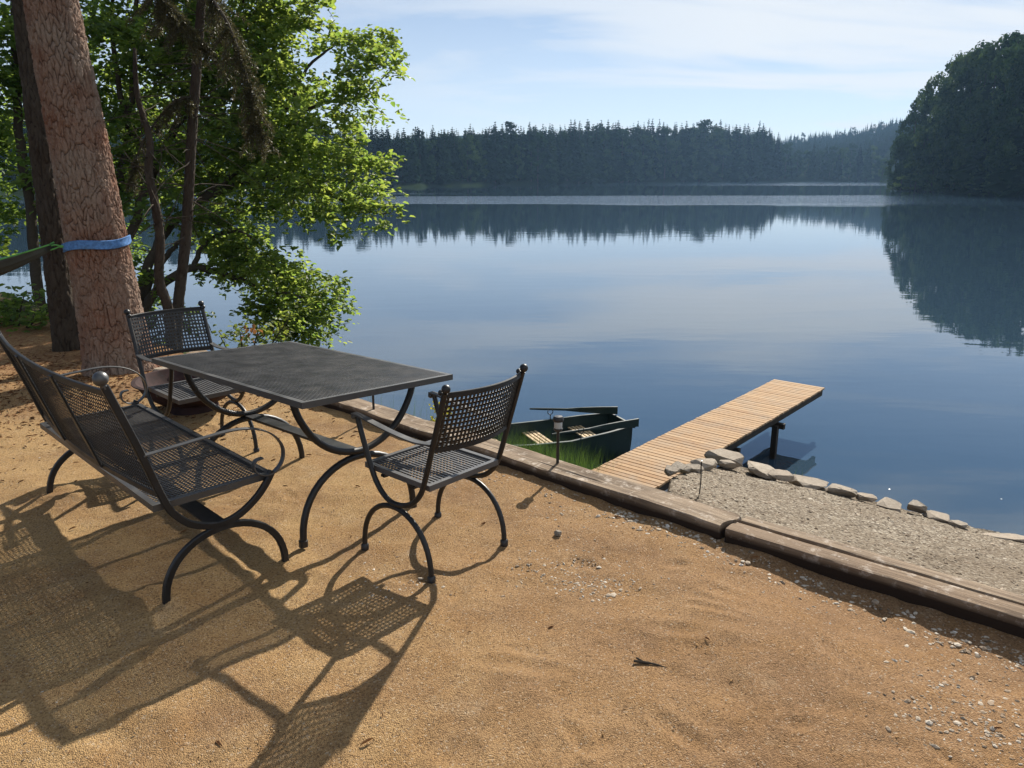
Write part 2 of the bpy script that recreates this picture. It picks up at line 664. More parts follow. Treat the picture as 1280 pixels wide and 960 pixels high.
M_LEAF = m_leaf('broad leaf', (.07, .13, .026), (.14, .205, .045), .6, ((.20, .33, .05), (.44, .51, .09)))
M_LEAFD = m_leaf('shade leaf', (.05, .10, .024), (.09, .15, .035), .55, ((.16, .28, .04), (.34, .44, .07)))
M_LEAFY = m_leaf('young shoot leaf', (.07, .12, .02), (.13, .16, .03), .5, ((.16, .24, .03), (.28, .30, .05)))
M_LEAFO = m_leaf('withered leaf', (.22, .10, .03), (.30, .14, .05), .4)
M_NEEDLE = m_leaf('spruce needles', (.06, .066, .024), (.12, .10, .045), .35)
M_CONI = m_leaf('conifer foliage', (.012, .028, .012), (.024, .046, .018), .06)
M_DECI = m_leaf('far broadleaf foliage', (.022, .050, .016), (.060, .095, .028), .25)
M_DECIL = m_leaf('pale far foliage', (.07, .11, .025), (.10, .14, .035), .3)
for q_ in (M_CONI, M_DECI, M_DECIL):
    nt_ = q_.node_tree                      # each tree its own green
    hs = nt_.nodes.new('ShaderNodeHueSaturation')
    oi = nt_.nodes.new('ShaderNodeObjectInfo')
    m1 = nt_.nodes.new('ShaderNodeMapRange')
    m1.inputs[3].default_value, m1.inputs[4].default_value = .55, 1.65
    nt_.links.new(oi.outputs['Random'], m1.inputs[0])
    m2 = nt_.nodes.new('ShaderNodeMapRange')
    m2.inputs[3].default_value, m2.inputs[4].default_value = .525, .475
    nt_.links.new(oi.outputs['Random'], m2.inputs[0])
    src = q_.node_tree.nodes['Principled BSDF'].inputs['Base Color'].links[0].from_socket
    nt_.links.new(src, hs.inputs['Color'])
    nt_.links.new(m1.outputs[0], hs.inputs['Value'])
    nt_.links.new(m2.outputs[0], hs.inputs['Hue'])
    nt_.links.new(hs.outputs[0], q_.node_tree.nodes['Principled BSDF'].inputs['Base Color'])
    for n_ in nt_.nodes:
        if n_.type == 'BSDF_TRANSLUCENT':
            nt_.links.new(hs.outputs[0], n_.inputs[0])
    q_.node_tree.nodes['Principled BSDF'].inputs['Specular IOR Level'].default_value = 0.0
    q_.node_tree.nodes['Principled BSDF'].inputs['Roughness'].default_value = 1.0
M_GRASS = m_leaf('grass blade', (.04, .085, .018), (.085, .13, .03), .4, ((.07, .15, .025), (.14, .22, .04)))


def m_plain(name, c, rough=.6, spec=.4, var=.25, sc=12, metal=0.0):
    t = NT(name)
    n = t.noise(sc, 5, .6)
    col = t.mix(t.rng(n, .3, .7), tuple(q * (1 - var) for q in c), tuple(q * (1 + var) for q in c))
    t.bump(n, .25, .004)
    t.p.inputs['Metallic'].default_value = metal
    return t.end(col, rough, spec)


M_STONE = None


def m_stone(name, a, b):
    t = NT(name)
    r = t.rand()
    n = t.noise(9, 6, .65)
    c = t.mix(t.rng(n, .35, .65), a, b)
    c = t.mix(t.math('MULTIPLY', r, .6), c, (.42, .34, .26))
    c = t.mix(t.rng(t.noise(22, 5), .55, .75, 0, .6), c, (.10, .085, .065))
    t.bump(t.noise(30, 5, .7), .6, .012)
    return t.end(c, .88, .25)


M_STONE = m_stone('fieldstone', (.22, .185, .145), (.38, .335, .275))
M_PEB = None


def m_peb():
    t = NT('pebbles')
    r = t.attr('tint')
    c = t.ramp(r, [(0, (.10, .075, .05)), (.3, (.28, .20, .13)), (.6, (.44, .38, .30)), (.85, (.52, .46, .38)), (1, (.66, .61, .54))])
    t.bump(t.noise(90, 3), .3, .003)
    return t.end(c, .8, .3)


M_PEB = m_peb()
M_STRAP = m_plain('blue webbing', (.085, .20, .44), .75, .2, .35, 40)
M_HAM = m_plain('grey hammock nylon', (.050, .056, .050), .6, .3, .3, 6)
M_HAMG = m_plain('green hem cord', (.10, .30, .07), .6, .3, .2, 20)
M_RUST = m_plain('rusty steel', (.036, .019, .018), .85, .2, .5, 14)
M_ASH = m_plain('pale ash', (.42, .38, .32), .95, .1, .35, 30)
M_BLACK = m_plain('black plastic', (.014, .014, .016), .4, .5, .2)
M_LENS = m_plain('frosted lamp lens', (.42, .44, .44), .25, .5, .1)
M_YEL = m_leaf('yellow petal', (.55, .50, .03), (.72, .66, .06), .4)

# ------------------------------------------------------------------ layout numbers read off the photo
Bm = np.array([1.0, 3.44])                 # a point on the front edge of the timber edging
Td = np.array([-.737, .676])               # along the edging, away to the left
Nd = np.array([.676, .737])                # square to it, towards the lake
SW = 1.12                                  # true size of the shore below against the first estimate


def ts(t, s):
    return Bm + np.multiply.outer(t, Td) + np.multiply.outer(s, Nd) if np.ndim(t) else Bm + t * Td + s * Nd


ZW = H - 3.9 * SW                          # water level, about 4.4 m below the eye
ZD = H - 3.25 * SW                         # jetty deck


def low(p):
    """scale a point of the shore below about eye level"""
    return np.array([0, 0, H]) + SW * (np.asarray(p) - [0, 0, H])


def lp(x, y, z):
    return low(onz(x, y, z))


# ------------------------------------------------------------------ the setting
def bank_z(t, s):
    prof_s = np.array([-9, .05, .25, 1.0, 2.0, 3.2, 4.4, 5.4, 7, 12])
    prof_z = np.array([-.12, -.12, -.42, -1.05, -1.65, -2.05, -2.36, -2.85, -3.3, -3.9])
    za = np.interp(s, prof_s, prof_z)
    pg_s = np.array([-9, .05, .25, 2.1, 2.28, 2.6, 3.6, 4.6, 5.6, 7, 12])
    pg_z = np.array([-.12, -.12, -.10, -.62, -.75, -1.5, -2.2, -2.6, -2.9, -3.3, -3.9])
    zg = np.interp(s, pg_s, pg_z)
    # plateau reaches further out under the trees on the left
    zl = np.interp(s - .35, prof_s, prof_z)
    w = 1 / (1 + np.exp(np.clip((t - np.interp(s, [.16, .74, 1.34, 2.0, 2.4, 4], [.38, .66, .80, 1.0, .9, .6])) * 22, -40, 40)))
    wl_ = 1 / (1 + np.exp(-(t - 6.3) * 2.5))
    return za * (1 - w) * (1 - wl_) + zg * w + zl * wl_ * (1 - w)


def axis(a, b, fine0, fine1, step, coarse):
    return np.unique(np.round(np.concatenate([np.arange(a, fine0, coarse), np.arange(fine0, fine1, step), np.arange(fine1, b + coarse, coarse)]), 5))


# sand terrace
tt = axis(-3.4, 9.5, -2.6, 4.2, .013, .09)
sv = axis(-9.5, .10, -3.1, .10, .013, .12)
sv = sv[sv <= .1001]
TT, SS = np.meshgrid(tt, sv, indexing='ij')
XX = Bm[0] + TT * Td[0] + SS * Nd[0]
YY = Bm[1] + TT * Td[1] + SS * Nd[1]


def sand_z(x, y):
    s = (x - Bm[0]) * Nd[0] + (y - Bm[1]) * Nd[1]
    t = (x - Bm[0]) * Td[0] + (y - Bm[1]) * Td[1]
    z = .014 * fbm(x * 1.3, y * 1.3, 3, 3) + .006 * fbm(x * 6, y * 6, 3, 9)
    # a trodden dip along the foot of the edging at the right
    z = z - .06 * np.exp(-((s + .15) / .28) ** 2) / (1 + np.exp((t + .2) * 3))
    for (cx, cy, r, h) in ((-2.44, 3.92, .16, .035), (-1.47, 2.85, .16, .022), (-1.0, 3.22, .10, .015), (-1.3, 4.6, .2, .012), (-3.35, 6.3, .55, .06)):
        z = z + h * np.exp(-((x - cx) ** 2 + (y - cy) ** 2) / r ** 2)
    return z


ZZ = sand_z(XX, YY)
pm_ = np.clip(.5 + .8 * fbm(XX * 1.6, YY * 1.6, 3, 55), .1, 1.2)
ZZ += pm_ * (.0012 * vnoise(XX * 31, YY * 31, 21) + .0012 * vnoise(XX * 73, YY * 73, 22))
for (cx, cy, r) in ((-2.44, 3.92, .22), (-1.5, 2.83, .2), (-.3, 2.75, .1)):
    ZZ += .012 * np.exp(-((XX - cx) ** 2 + (YY - cy) ** 2) / r ** 2) * np.abs(vnoise(XX * 28, YY * 28, 31))
rd_ = np.random.default_rng(91)
for k in range(170):
    cx, cy = rd_.uniform(-3.0, 2.0), 1.7 + 4.0 * rd_.random() ** 1.3
    a_, w1, w2 = rd_.uniform(0, 3.14), rd_.uniform(.05, .14), rd_.uniform(.025, .055)
    m_ = (np.abs(XX - cx) < .4) & (np.abs(YY - cy) < .4)
    if not m_.any():
        continue
    dx, dy = XX[m_] - cx, YY[m_] - cy
    u_ = (dx * math.cos(a_) + dy * math.sin(a_)) / w1
    v_ = (-dx * math.sin(a_) + dy * math.cos(a_)) / w2
    q_ = u_ * u_ + v_ * v_
    ZZ[m_] += rd_.uniform(.003, .0085) * (.55 * np.exp(-(np.sqrt(q_) - 1.5) ** 2 * 3) - np.exp(-q_))
lit = np.clip((YY - 5.4) / 1.5, 0, 1) * np.clip((-2.0 - XX) / 1.0, 0, 1)
lit = np.clip(lit * .85 + .05 * 0, 0, 1)
tag(grid_obj('sand_ground', XX, YY, ZZ, M_SAND, attr=lit.ravel()), kind='structure')

# bank falling to the water
tt = np.arange(-16, 18.01, .16)
sv = np.concatenate([np.arange(.02, 3, .07), np.arange(3, 9.5, .2)])
TT, SS = np.meshgrid(tt, sv, indexing='ij')
XX = Bm[0] + TT * Td[0] + SS * Nd[0]
YY = Bm[1] + TT * Td[1] + SS * Nd[1]
ZZ = bank_z(TT, SS) + .05 * fbm(XX * 1.7, YY * 1.7, 4, 5) * np.clip(SS, 0, 1)
tag(grid_obj('bank', XX, YY, ZZ, M_SOIL), kind='structure')


def bank_at(x, y):
    t = (x - Bm[0]) * Td[0] + (y - Bm[1]) * Td[1]
    s = (x - Bm[0]) * Nd[0] + (y - Bm[1]) * Nd[1]
    return float(bank_z(np.array([t]), np.array([s]))[0] + .05 * fbm(np.array([x * 1.7]), np.array([y * 1.7]), 4, 5)[0] * min(1, max(0, s)))


# grit slope on the right
tt = np.concatenate([np.arange(-9, -2.6, .08), np.arange(-2.6, 1.5, .016)])
sv = np.arange(.16, 2.2, .016)
TT, SS = np.meshgrid(tt, sv, indexing='ij')
XX = Bm[0] + TT * Td[0] + SS * Nd[0]
YY = Bm[1] + TT * Td[1] + SS * Nd[1]
edge = np.interp(SS, [.16, .74, 1.34, 2.0, 2.2], [.42, .70, .84, 1.04, 1.0]) + .03 * vnoise(SS * 3, SS * 0 + 3, 4)
ZG = np.interp(SS, [.16, .3, 2.15], [.042, .026, -.50]) + .016 * fbm(XX * 2.2, YY * 2.2, 3, 8) + .004 * vnoise(XX * 34, YY * 34, 12) + .003 * vnoise(XX * 60, YY * 60, 13)
ZG -= np.clip((TT - edge) / .05, 0, 6) * .22
tag(grid_obj('grit_slope', XX, YY, ZG, M_GRAVEL), kind='structure')


def grit_z(t, s):
    return float(np.interp(s, [.16, .3, 2.15], [.042, .026, -.50]))


# terrain, one sheet to the horizon with the lake basin in it
SH_T = [-180, -100, -75, -60, -45, -33, -24, -8, 2, 9, 14, 18, 20, 24.6, 25.2, 27, 30, 33, 45, 60, 75, 100, 180]
SH_R = [30, 30, 40, 60, 120, 200, 250, 290, 400, 500, 560, 600, 620, 620, 300, 252, 215, 190, 150, 110, 70, 40, 30]


def shore(th):
    return np.interp(th, SH_T, SH_R)


def terr_z(x, y):
    r = np.hypot(x, y)
    th = np.degrees(np.arctan2(x, y))
    s = (x - Bm[0]) * Nd[0] + (y - Bm[1]) * Nd[1]
    ds = shore(th) * (1 + .03 * vnoise(th * .9, th * 0, 2)) - r      # > 0 on the lake
    d = np.minimum(ds, s - 4.6)
    far = np.clip(-ds, 0, None)
    zl = ZW - np.clip(d * .3, 0, 2.2)
    hill = np.clip(far * .10, 0, 14) + np.clip((far - 120) * .05, 0, 45) * (1 + .5 * fbm(x * .004, y * .004, 3, 6))
    hill = np.where((th > 24) & (th < 40) & (r < 620), hill * np.clip((th - 25.6) / 3, 0, 1), hill)
    hill = np.minimum(hill, 62) + np.clip((th - 19) / 6, 0, 1.3) * np.clip((r - 760) / 250, 0, 1) * 46 * np.clip((36 - th) / 5, 0, 1)
    zf = ZW + .25 * np.clip(far, 0, 1.5) + hill
    lim = H + r * np.tan(np.radians(np.interp(th, [17, 20, 22, 24, 26, 30], [2.6, 2.75, 2.95, 3.3, 3.7, 4.0]))) - 17
    zf = np.where((th > 17) & (th < 45) & (r > 620), np.minimum(zf, np.maximum(lim, ZW + 1)), zf)
    zn = np.interp(s, [-60, -.2, .3, 1.2, 2.4, 4.6], [-.25, -.25, -.9, -1.6, -2.2, ZW - .1])
    return np.where(d > 0, zl, np.where(s < 4.6, zn, zf))


rr = np.concatenate([[.3], np.geomspace(2, 26, 40), np.geomspace(29, 1500, 120)])
th = np.radians(np.concatenate([np.arange(-180, -40, 4), np.arange(-40, 40, .45), np.arange(40, 181, 4)]))
RR, TH = np.meshgrid(rr, th, indexing='ij')
XX, YY = RR * np.sin(TH), RR * np.cos(TH)
tag(grid_obj('terrain', XX, YY, terr_z(XX, YY) - np.where(RR < 27, .35, 0), M_TERR), kind='structure')

w = MB()
w.add([(-1500, -30, ZW), (1500, -30, ZW), (1500, 1600, ZW), (-1500, 1600, ZW)], [(0, 1, 2, 3)])
tag(w.build('water', M_WATER, smooth=False), kind='structure')

# ------------------------------------------------------------------ haze over the lake
t = bpy.data.materials.new('haze air')
t.use_nodes = True
hn, hl = t.node_tree.nodes, t.node_tree.links
hn.remove(hn['Principled BSDF'])
pv = hn.new('ShaderNodeVolumePrincipled')
pv.inputs['Color'].default_value = (.36, .62, 1, 1)
pv.inputs['Density'].default_value = .00017
pv.inputs['Anisotropy'].default_value = .25
hl.new(pv.outputs[0], hn['Material Output'].inputs['Volume'])
hz = MB()
hz.box((0, 650, 55), (2900, 1660, 130))
tag(hz.build('haze', t, smooth=False), kind='stuff')

# ------------------------------------------------------------------ timber edging
def timber(name, a, b, width, top, depth, m, label, seed, n=90, endcut=0.0, wob=1.0):
    """squared, weathered log: a..b is its front top edge"""
    a, b = np.array(a), np.array(b)
    L = np.linalg.norm(b - a)
    ang = math.atan2(b[1] - a[1], b[0] - a[0])
    xs = np.linspace(0, L, n)
    # cross-section, y towards +90 deg of the axis
    ys = np.array([0, 0, 0, .002, .009, .05, .085, .12, .15, .17, .184, .19, .19, .19]) / .19 * width
    zs = np.array([-depth, -depth * .5, -.018, -.006, -.001, 0, 0, 0, 0, 0, -.004, -.014, -.05, -depth])
    Xg = np.repeat(xs[:, None], len(ys), 1)
    k = np.linspace(0, 1, len(ys))[None]
    Yg = ys[None] + .012 * wob * fbm(Xg * 1.7, k * 1.5 + 0 * Xg, 3, seed) + .004 * wob * vnoise(Xg * 9, k * 5, seed + 4)
    Zg = zs[None] + .010 * wob * fbm(Xg * 1.3, k * 6, 3, seed + 9) + .0045 * wob * vnoise(Xg * 5, k * 30, seed + 11)
    Xg = Xg + (np.where(Xg > L - .12, 1, 0) * .05 * vnoise(k * 9 + 0 * Xg, k * 3 + 0 * Xg, seed + 3)) * endcut
    v = np.stack([Xg, Yg, Zg], -1)
    m_ = len(ys)
    f = [(i * m_ + j, (i + 1) * m_ + j, (i + 1) * m_ + j + 1, i * m_ + j + 1) for i in range(n - 1) for j in range(m_ - 1)]
    f += [tuple(range(m_)), tuple((n - 1) * m_ + j for j in range(m_ - 1, -1, -1))]
    mb = MB()
    mb.add(v.reshape(-1, 3), f)
    o = mb.build(name, m, angle=35)
    o.location = (a[0], a[1], top)
    o.rotation_euler = (0, 0, ang)
    return tag(o, label, 'edging beam')


pA = ts(5.6, .0)
pB = ts(-.02, .0)
# y axis must point to the lake: walk the edge so that +90 deg is the lake side (from right to left has the lake on the right)
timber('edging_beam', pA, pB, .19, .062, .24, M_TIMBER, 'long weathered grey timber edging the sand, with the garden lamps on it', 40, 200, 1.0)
qa, qb = np.array([1.03, 3.42]), np.array([1.03 + .958 * 3.2, 3.42 - .80 * 3.2])
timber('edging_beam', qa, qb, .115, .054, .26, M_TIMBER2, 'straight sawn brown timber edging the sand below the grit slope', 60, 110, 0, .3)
nq = np.array([.64, .768])
qa2, qb2 = qa + nq * .122 + [.02, .0], qb + nq * .122
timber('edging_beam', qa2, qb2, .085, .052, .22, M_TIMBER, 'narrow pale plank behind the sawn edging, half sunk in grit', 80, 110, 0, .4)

# ------------------------------------------------------------------ iron furniture
def lattice(mb, P, nu, nv, wu, wv, th=.003, gap=.0016):
    """flat strips both ways over the surface P(u, v), u and v in 0..1; wu, wv the strip widths in metres"""
    Lu = np.linalg.norm(P(1, .5) - P(0, .5))
    Lv = np.linalg.norm(P(.5, 1) - P(.5, 0))
    e = 1e-3

    def nrm(u, v):
        a = P(min(u + e, 1), v) - P(max(u - e, 0), v)
        b = P(u, min(v + e, 1)) - P(u, max(v - e, 0))
        n = np.cross(a, b)
        return n / np.linalg.norm(n)
    def strip(fixed, other, n_seg, wdt, off):
        ring = []
        for i in range(n_seg + 1):
            q = i / n_seg
            for sgn in (-1, 1):
                u, v = (fixed + sgn * wdt / 2, q) if other == 'v' else (q, fixed + sgn * wdt / 2)
                c = P(u, v)
                nn = nrm(u, v)
                ring.append(c + nn * (off + th / 2))
                ring.append(c + nn * (off - th / 2))
        f = []
        for i in range(n_seg):
            a, b = i * 4, i * 4 + 4
            f += [(a, b, b + 2, a + 2), (a + 1, a + 3, b + 3, b + 1), (a, a + 1, b + 1, b), (a + 2, b + 2, b + 3, a + 3)]
        mb.add(ring, f)
    segs_v = 1 if flat(P) else 10
    for i in range(nu):
        strip((i + .5) / nu, 'v', segs_v, wu / Lu, gap)
    for j in range(nv):
        strip((j + .5) / nv, 'u', segs_v, wv / Lv, -gap)


def flat(P):
    m = (P(0, .5) + P(1, .5)) / 2
    return np.linalg.norm(m - P(.5, .5)) < 1e-4


def rimbox(mb, x0, x1, y0, y1, z, w, h):
    mb.box(((x0 + x1) / 2, y0 + w / 2, z), (x1 - x0, w, h))
    mb.box(((x0 + x1) / 2, y1 - w / 2, z), (x1 - x0, w, h))
    mb.box((x0 + w / 2, (y0 + y1) / 2, z), (w, y1 - y0 - 2 * w, h))
    mb.box((x1 - w / 2, (y0 + y1) / 2, z), (w, y1 - y0 - 2 * w, h))


def xyz(x, yz):
    return np.array([(x, a, b) for a, b in yz])


def arch_curve(hw, hgt, n=24):
    a = np.linspace(np.pi, 0, n)
    c = np.stack([hw * np.cos(a), hgt * np.sin(a)], 1)
    c[:, 1] = hgt * np.clip(np.sin(a), 0, 1) ** .86
    return c


def make_chair(label):
    root = empty('armchair', label=label, cat='chair', group='iron armchairs at the table')
    hx = .235
    post = cr([(-.345, .865), (-.27, .635), (-.205, .44), (-.165, .365), (-.10, .312), (-.01, .289), (.06, .306), (.118, .36), (.160, .44), (.192, .52), (.218, .59), (.236, .648)], 6)
    mb = MB()
    rimbox(mb, -.215, .215, -.215, .225, .412, .022, .026)
    lattice(mb, lambda u, v: np.array([-.195 + .39 * u, -.195 + .40 * v, .414]), 19, 19, .0095, .0095)
    mb.build('seat', M_IRON3, root, False)
    yb = lambda z: -.205 - .14 * (z - .44) / .425

    def back(u, v):
        z = .597 + .255 * v
        x = -.222 + .444 * u
        return np.array([x, yb(z) - .052 * (1 - (2 * u - 1) ** 2), z])
    mb = MB()
    lattice(mb, back, 24, 12, .0095, .0105)
    for v in (0, 1):
        mb.tube([back(u, v) for u in np.linspace(0, 1, 17)], .01, ref=(0, 0, 1), wh=(.022, .012))
    mb.build('backrest', M_IRON, root, True, 30)
    for s in (-1, 1):
        x = s * hx
        mb = MB()
        mb.tube(xyz(x, post), .0125, 12)
        mb.build('side_frame', M_IRON, root)
        mb = MB()
        mb.ball((x, -.352, .882), .019)
        mb.ball((x, -.322, .862), .0125)
        mb.tube([(x, -.345, .862), (x, -.322, .862)], .006)
        mb.build('finial', M_IRON, root)
        mb = MB()
        arm = cr([(-.262, .628), (-.16, .617), (-.03, .623), (.10, .638), (.20, .652), (.262, .656)], 6)
        mb.tube(xyz(x, arm), .01, ref=(1, 0, 0), wh=(.034, .007))
        mb.build('armrest', M_IRON2, root, True, 30)
        a = root.children[-1]
        mb = MB()
        mb.ball((x, .262, .640), .014)
        mb.build('armrest_knob', M_IRON2, a)
        mb = MB()
        mb.tube(xyz(x, arch_curve(.232, .272)), .0125, 12)
        lg = mb.build('leg_arch', M_IRON, root)
        for sg in (-1, 1):
            mb = MB()
            mb.lathe([(.0, -.012), (.019, -.012), (.019, .012), (.014, .018), (0, .018)], (x, sg * .232, .0), 14)
            mb.build('foot', M_BLACK, lg)
    for y in (-.10, .10):
        mb = MB()
        mb.box((0, y, .388), (.43, .025, .012))
        mb.build('seat_support', M_IRON, root, False)
    return root


chair = make_chair('iron armchair at the near table end, seen from behind, nothing hiding it')
chair.location = (-.367, 3.36, 0)
chair.rotation_euler = (0, 0, R(48.2))
chair2 = copy_tree(chair)
chair2['label'] = 'iron armchair at the far table end, facing the camera in front of the pine'
chair2.location = (-1.965, 4.66, 0)
chair2.rotation_euler = (0, 0, R(226))

# table
def make_table():
    root = empty('garden_table', label='long rectangular black perforated iron table on curved legs', cat='table')
    W, L = .86, 1.48
    mb = MB()
    rimbox(mb, -W / 2, W / 2, -L / 2, L / 2, .726, .022, .028)
    lattice(mb, lambda u, v: np.array([-W / 2 + .02 + (W - .04) * u, -L / 2 + .02 + (L - .04) * v, .737]), 58, 100, .0060, .0058, .002, .0011)
    for k in (-.37, 0, .37):
        mb.box((0, k, .715), (W - .05, .03, .012))
    mb.build('tabletop', M_IRON2, root, False)
    for y0 in (-.49, .57):
        mb = MB()
        cx = .03
        u = cr([(-.36, .706), (-.325, .60), (-.25, .49), (-.14, .41), (0, .378), (.14, .41), (.25, .49), (.325, .60), (.36, .706)], 6)
        mb.tube([(cx + a, y0, b) for a, b in u], .017, 12)
        mb.build('upper_arch', M_IRON, root)
        mb = MB()
        mb.tube([(cx + a, y0, b) for a, b in arch_curve(.335, .352)], .017, 12)
        lg = mb.build('leg_arch', M_IRON, root)
        for sg in (-1, 1):
            mb = MB()
            mb.lathe([(0, -.02), (.022, -.02), (.022, .01), (0, .014)], (cx + sg * .335, y0, 0), 14)
            mb.build('foot', M_BLACK, lg)
    mb = MB()
    mb.box((.03, .04, .365), (.075, 1.06, .014))
    mb.build('stretcher', M_IRON, root, False)
    return root


table = make_table()
Mt = Matrix.Rotation(R(47.3), 4, 'Z') @ Matrix.Rotation(R(-1.67), 4, 'X') @ Matrix.Rotation(R(2.54), 4, 'Y')
off = Mt @ Vector((0, 0, .74))
table.location = Vector((-1.13, 3.92, .74)) - off
table.rotation_euler = Mt.to_euler()

# bench
def make_bench():
    root = empty('garden_bench', label='wide black iron bench with perforated back and curled arms, long side of the table', cat='bench')
    hx = .775
    post = cr([(-.385, .955), (-.30, .70), (-.225, .45), (-.185, .375), (-.12, .315), (-.02, .283), (.07, .298), (.15, .345), (.205, .40), (.24, .452)], 7)
    mb = MB()
    rimbox(mb, -.755, .755, -.265, .25, .424, .024, .028)
    lattice(mb, lambda u, v: np.array([-.735 + 1.47 * u, -.245 + .475 * v, .427]), 74, 26, .0064, .0066)
    mb.build('seat', M_IRON2, root, False)
    yb = lambda z: -.225 - .155 * (z - .45) / .5

    def back(u, v):
        z = .475 + .445 * v
        x = -.762 + 1.524 * u
        return np.array([x, yb(z) - .05 * (1 - (2 * u - 1) ** 2), z - .012 * v * (1 - (2 * u - 1) ** 2)])
    mb = MB()
    lattice(mb, back, 76, 24, .0044, .0046, .002, .0011)
    for v in (0, 1):
        mb.tube([back(u, v) for u in np.linspace(0, 1, 25)], .01, ref=(0, 0, 1), wh=(.026, .014))
    b = mb.build('backrest', M_IRON, root, True, 30)
    for u in (.335, .665):
        mb = MB()
        mb.tube([back(u, v) + [0, -.010, 0] for v in np.linspace(0, 1, 9)], .01, ref=(1, 0, 0), wh=(.036, .010))
        mb.build('back_rib', M_IRON, b, True, 30)
    for s in (-1, 1):
        x = s * hx
        mb = MB()
        mb.tube(xyz(x, post), .012, ref=(1, 0, 0), wh=(.022, .030))
        mb.build('side_frame', M_IRON, root, True, 30)
        mb = MB()
        mb.ball((x, -.394, .985), .028, 16, 10)
        mb.tube([(x, -.385, .945), (x, -.392, .970)], .012)
        mb.build('finial', M_IRON2, root)
        mb = MB()
        arm = cr([(-.285, .658), (-.18, .664), (-.05, .672), (.08, .676), (.18, .658), (.255, .615), (.297, .55), (.29, .485), (.245, .444), (.19, .446), (.158, .478), (.165, .515), (.20, .522)], 7)
        mb.tube(xyz(x, arm), .01, ref=(1, 0, 0), wh=(.026, .007))
        mb.build('armrest', M_IRON2, root, True, 30)
        mb = MB()
        mb.tube(xyz(x, arch_curve(.268, .268)), .012, ref=(1, 0, 0), wh=(.022, .030))
        mb.build('leg_arch', M_IRON, root, True, 30)
    mb = MB()
    mb.box((0, -.015, .278), (1.53, .075, .008))
    mb.build('stretcher', M_IRON, root, False)
    for k in (-.25, .25):
        mb = MB()
        mb.box((k, 0, .405), (.03, .48, .010))
        mb.build('seat_support', M_IRON, root, False)
    return root


bench = make_bench()
bench.location = (-1.77, 3.545, 0)
bench.rotation_euler = (0, R(0), R(-44.7))

# ------------------------------------------------------------------ garden lamps and rod on the edging
def garden_lamp(x, y, z, hgt, label):
    root = empty('garden_lamp', (x, y, z), 0, label, 'lamp', 'solar garden lamps on the edging')
    mb = MB()
    mb.tube([(0, 0, -.05), (0, 0, hgt - .085)], .009, 12)
    mb.build('pole', M_BLACK, root)
    mb = MB()
    mb.lathe([(0, hgt - .090), (.019, hgt - .090), (.026, hgt - .082), (.026, hgt - .072), (0, hgt - .072)], n=20)
    mb.build('collar', M_BLACK, root)
    mb = MB()
    mb.lathe([(.022, hgt - .0722), (.024, hgt - .055), (.024, hgt - .034), (.022, hgt - .0302)], n=20)
    mb.build('lens', M_LENS, root)
    mb = MB()
    mb.lathe([(0, hgt - .030), (.030, hgt - .030), (.032, hgt - .022), (.030, hgt - .006), (.024, hgt), (0, hgt + .002)], n=20)
    mb.build('cap', M_BLACK, root)
    return root


p = onz(697, 578, .065)
garden_lamp(p[0], p[1], .065, .285, 'short black garden lamp on the edging in front of the rowing boat')
p = onz(467, 510, .065)
garden_lamp(p[0], p[1], .065, .30, 'short black garden lamp on the edging, mostly hidden behind the table')
p = onz(875, 606, .06)
mb = MB()
mb.tube(cr([(0, 0, -.04), (.003, 0, .05), (0, .003, .12), (.002, 0, .155)], 4), .0035, 8)
o = mb.build('metal_rod', M_BLACK)
o.location = (p[0], p[1], .045)
tag(o, 'thin dark metal rod stuck upright beside the edging near the jetty', 'rod')

# ------------------------------------------------------------------ jetty
def make_jetty():
    c = [lp(x, y, -1.55) for x, y in ((755, 581), (829, 602), (1025, 486), (972, 474))]
    mid0, mid1 = (c[0] + c[1]) / 2, (c[2] + c[3]) / 2
    W = .92
    ax = (mid1 - mid0)[:2]
    mid0 = mid0 - np.array([*(ax / np.linalg.norm(ax)), 0]) * .75
    ax = (mid1 - mid0)[:2]
    L = np.linalg.norm(ax) + .06
    ang = math.atan2(ax[1], ax[0])
    root = empty('jetty', (mid0[0], mid0[1], ZD), ang, 'narrow plank jetty of pale boards reaching out over the lake', 'jetty')
    n = int(L / .098)
    vs, ls, li, tint = [], [], [], []
    k = 0
    for i in range(n):
        x = .098 * i
        j = rng.normal(0, .004)
        z = rng.normal(0, .0012)
        p = np.array([(a, b, c_) for c_ in (-.028, 0) for b in (-W / 2 + j, W / 2 + j) for a in (x, x + .080)])
        p[:, 2] += z
        vs.append(p)
        for f in ((0, 2, 3, 1), (4, 5, 7, 6), (0, 1, 5, 4), (2, 6, 7, 3), (0, 4, 6, 2), (1, 3, 7, 5)):
            li += [q + k for q in f]
            ls.append(4)
        tint += [float(np.clip(rng.normal(.5, .28), 0, 1))] * 8
        k += 8
    mesh_obj('decking', np.concatenate(vs), li, ls, M_DECK, root, False, None, tint)
    for y in (-W / 2 + .06, W / 2 - .06):
        mb = MB()
        mb.box((L / 2 + .03, y, -.088), (L - .12, .06, .115))
        mb.build('joist', M_POST, root, False)
    zb = ZW - .9 - ZD
    for fx, side in ((.67, -1), (.67, 1), (.43, -1), (.56, 1), (.43, 1), (.29, -1), (.29, 1), (.19, -1)):
        mb = MB()
        y = side * (W / 2 - .10) if side > 0 else side * (W / 2 - .03)
        mb.box((L * fx, y, (zb - .10) / 2 - .08), (.085, .085, -(zb) - .10))
        mb.build('post', M_POST, root, False)
    for fx, ww in ((.67, .16), (.43, .06)):
        mb = MB()
        mb.box((L * fx + .085, 0, -.195), (.07, W + ww, .09))
        mb.build('crossbeam', M_POST, root, False)
    return root


make_jetty()

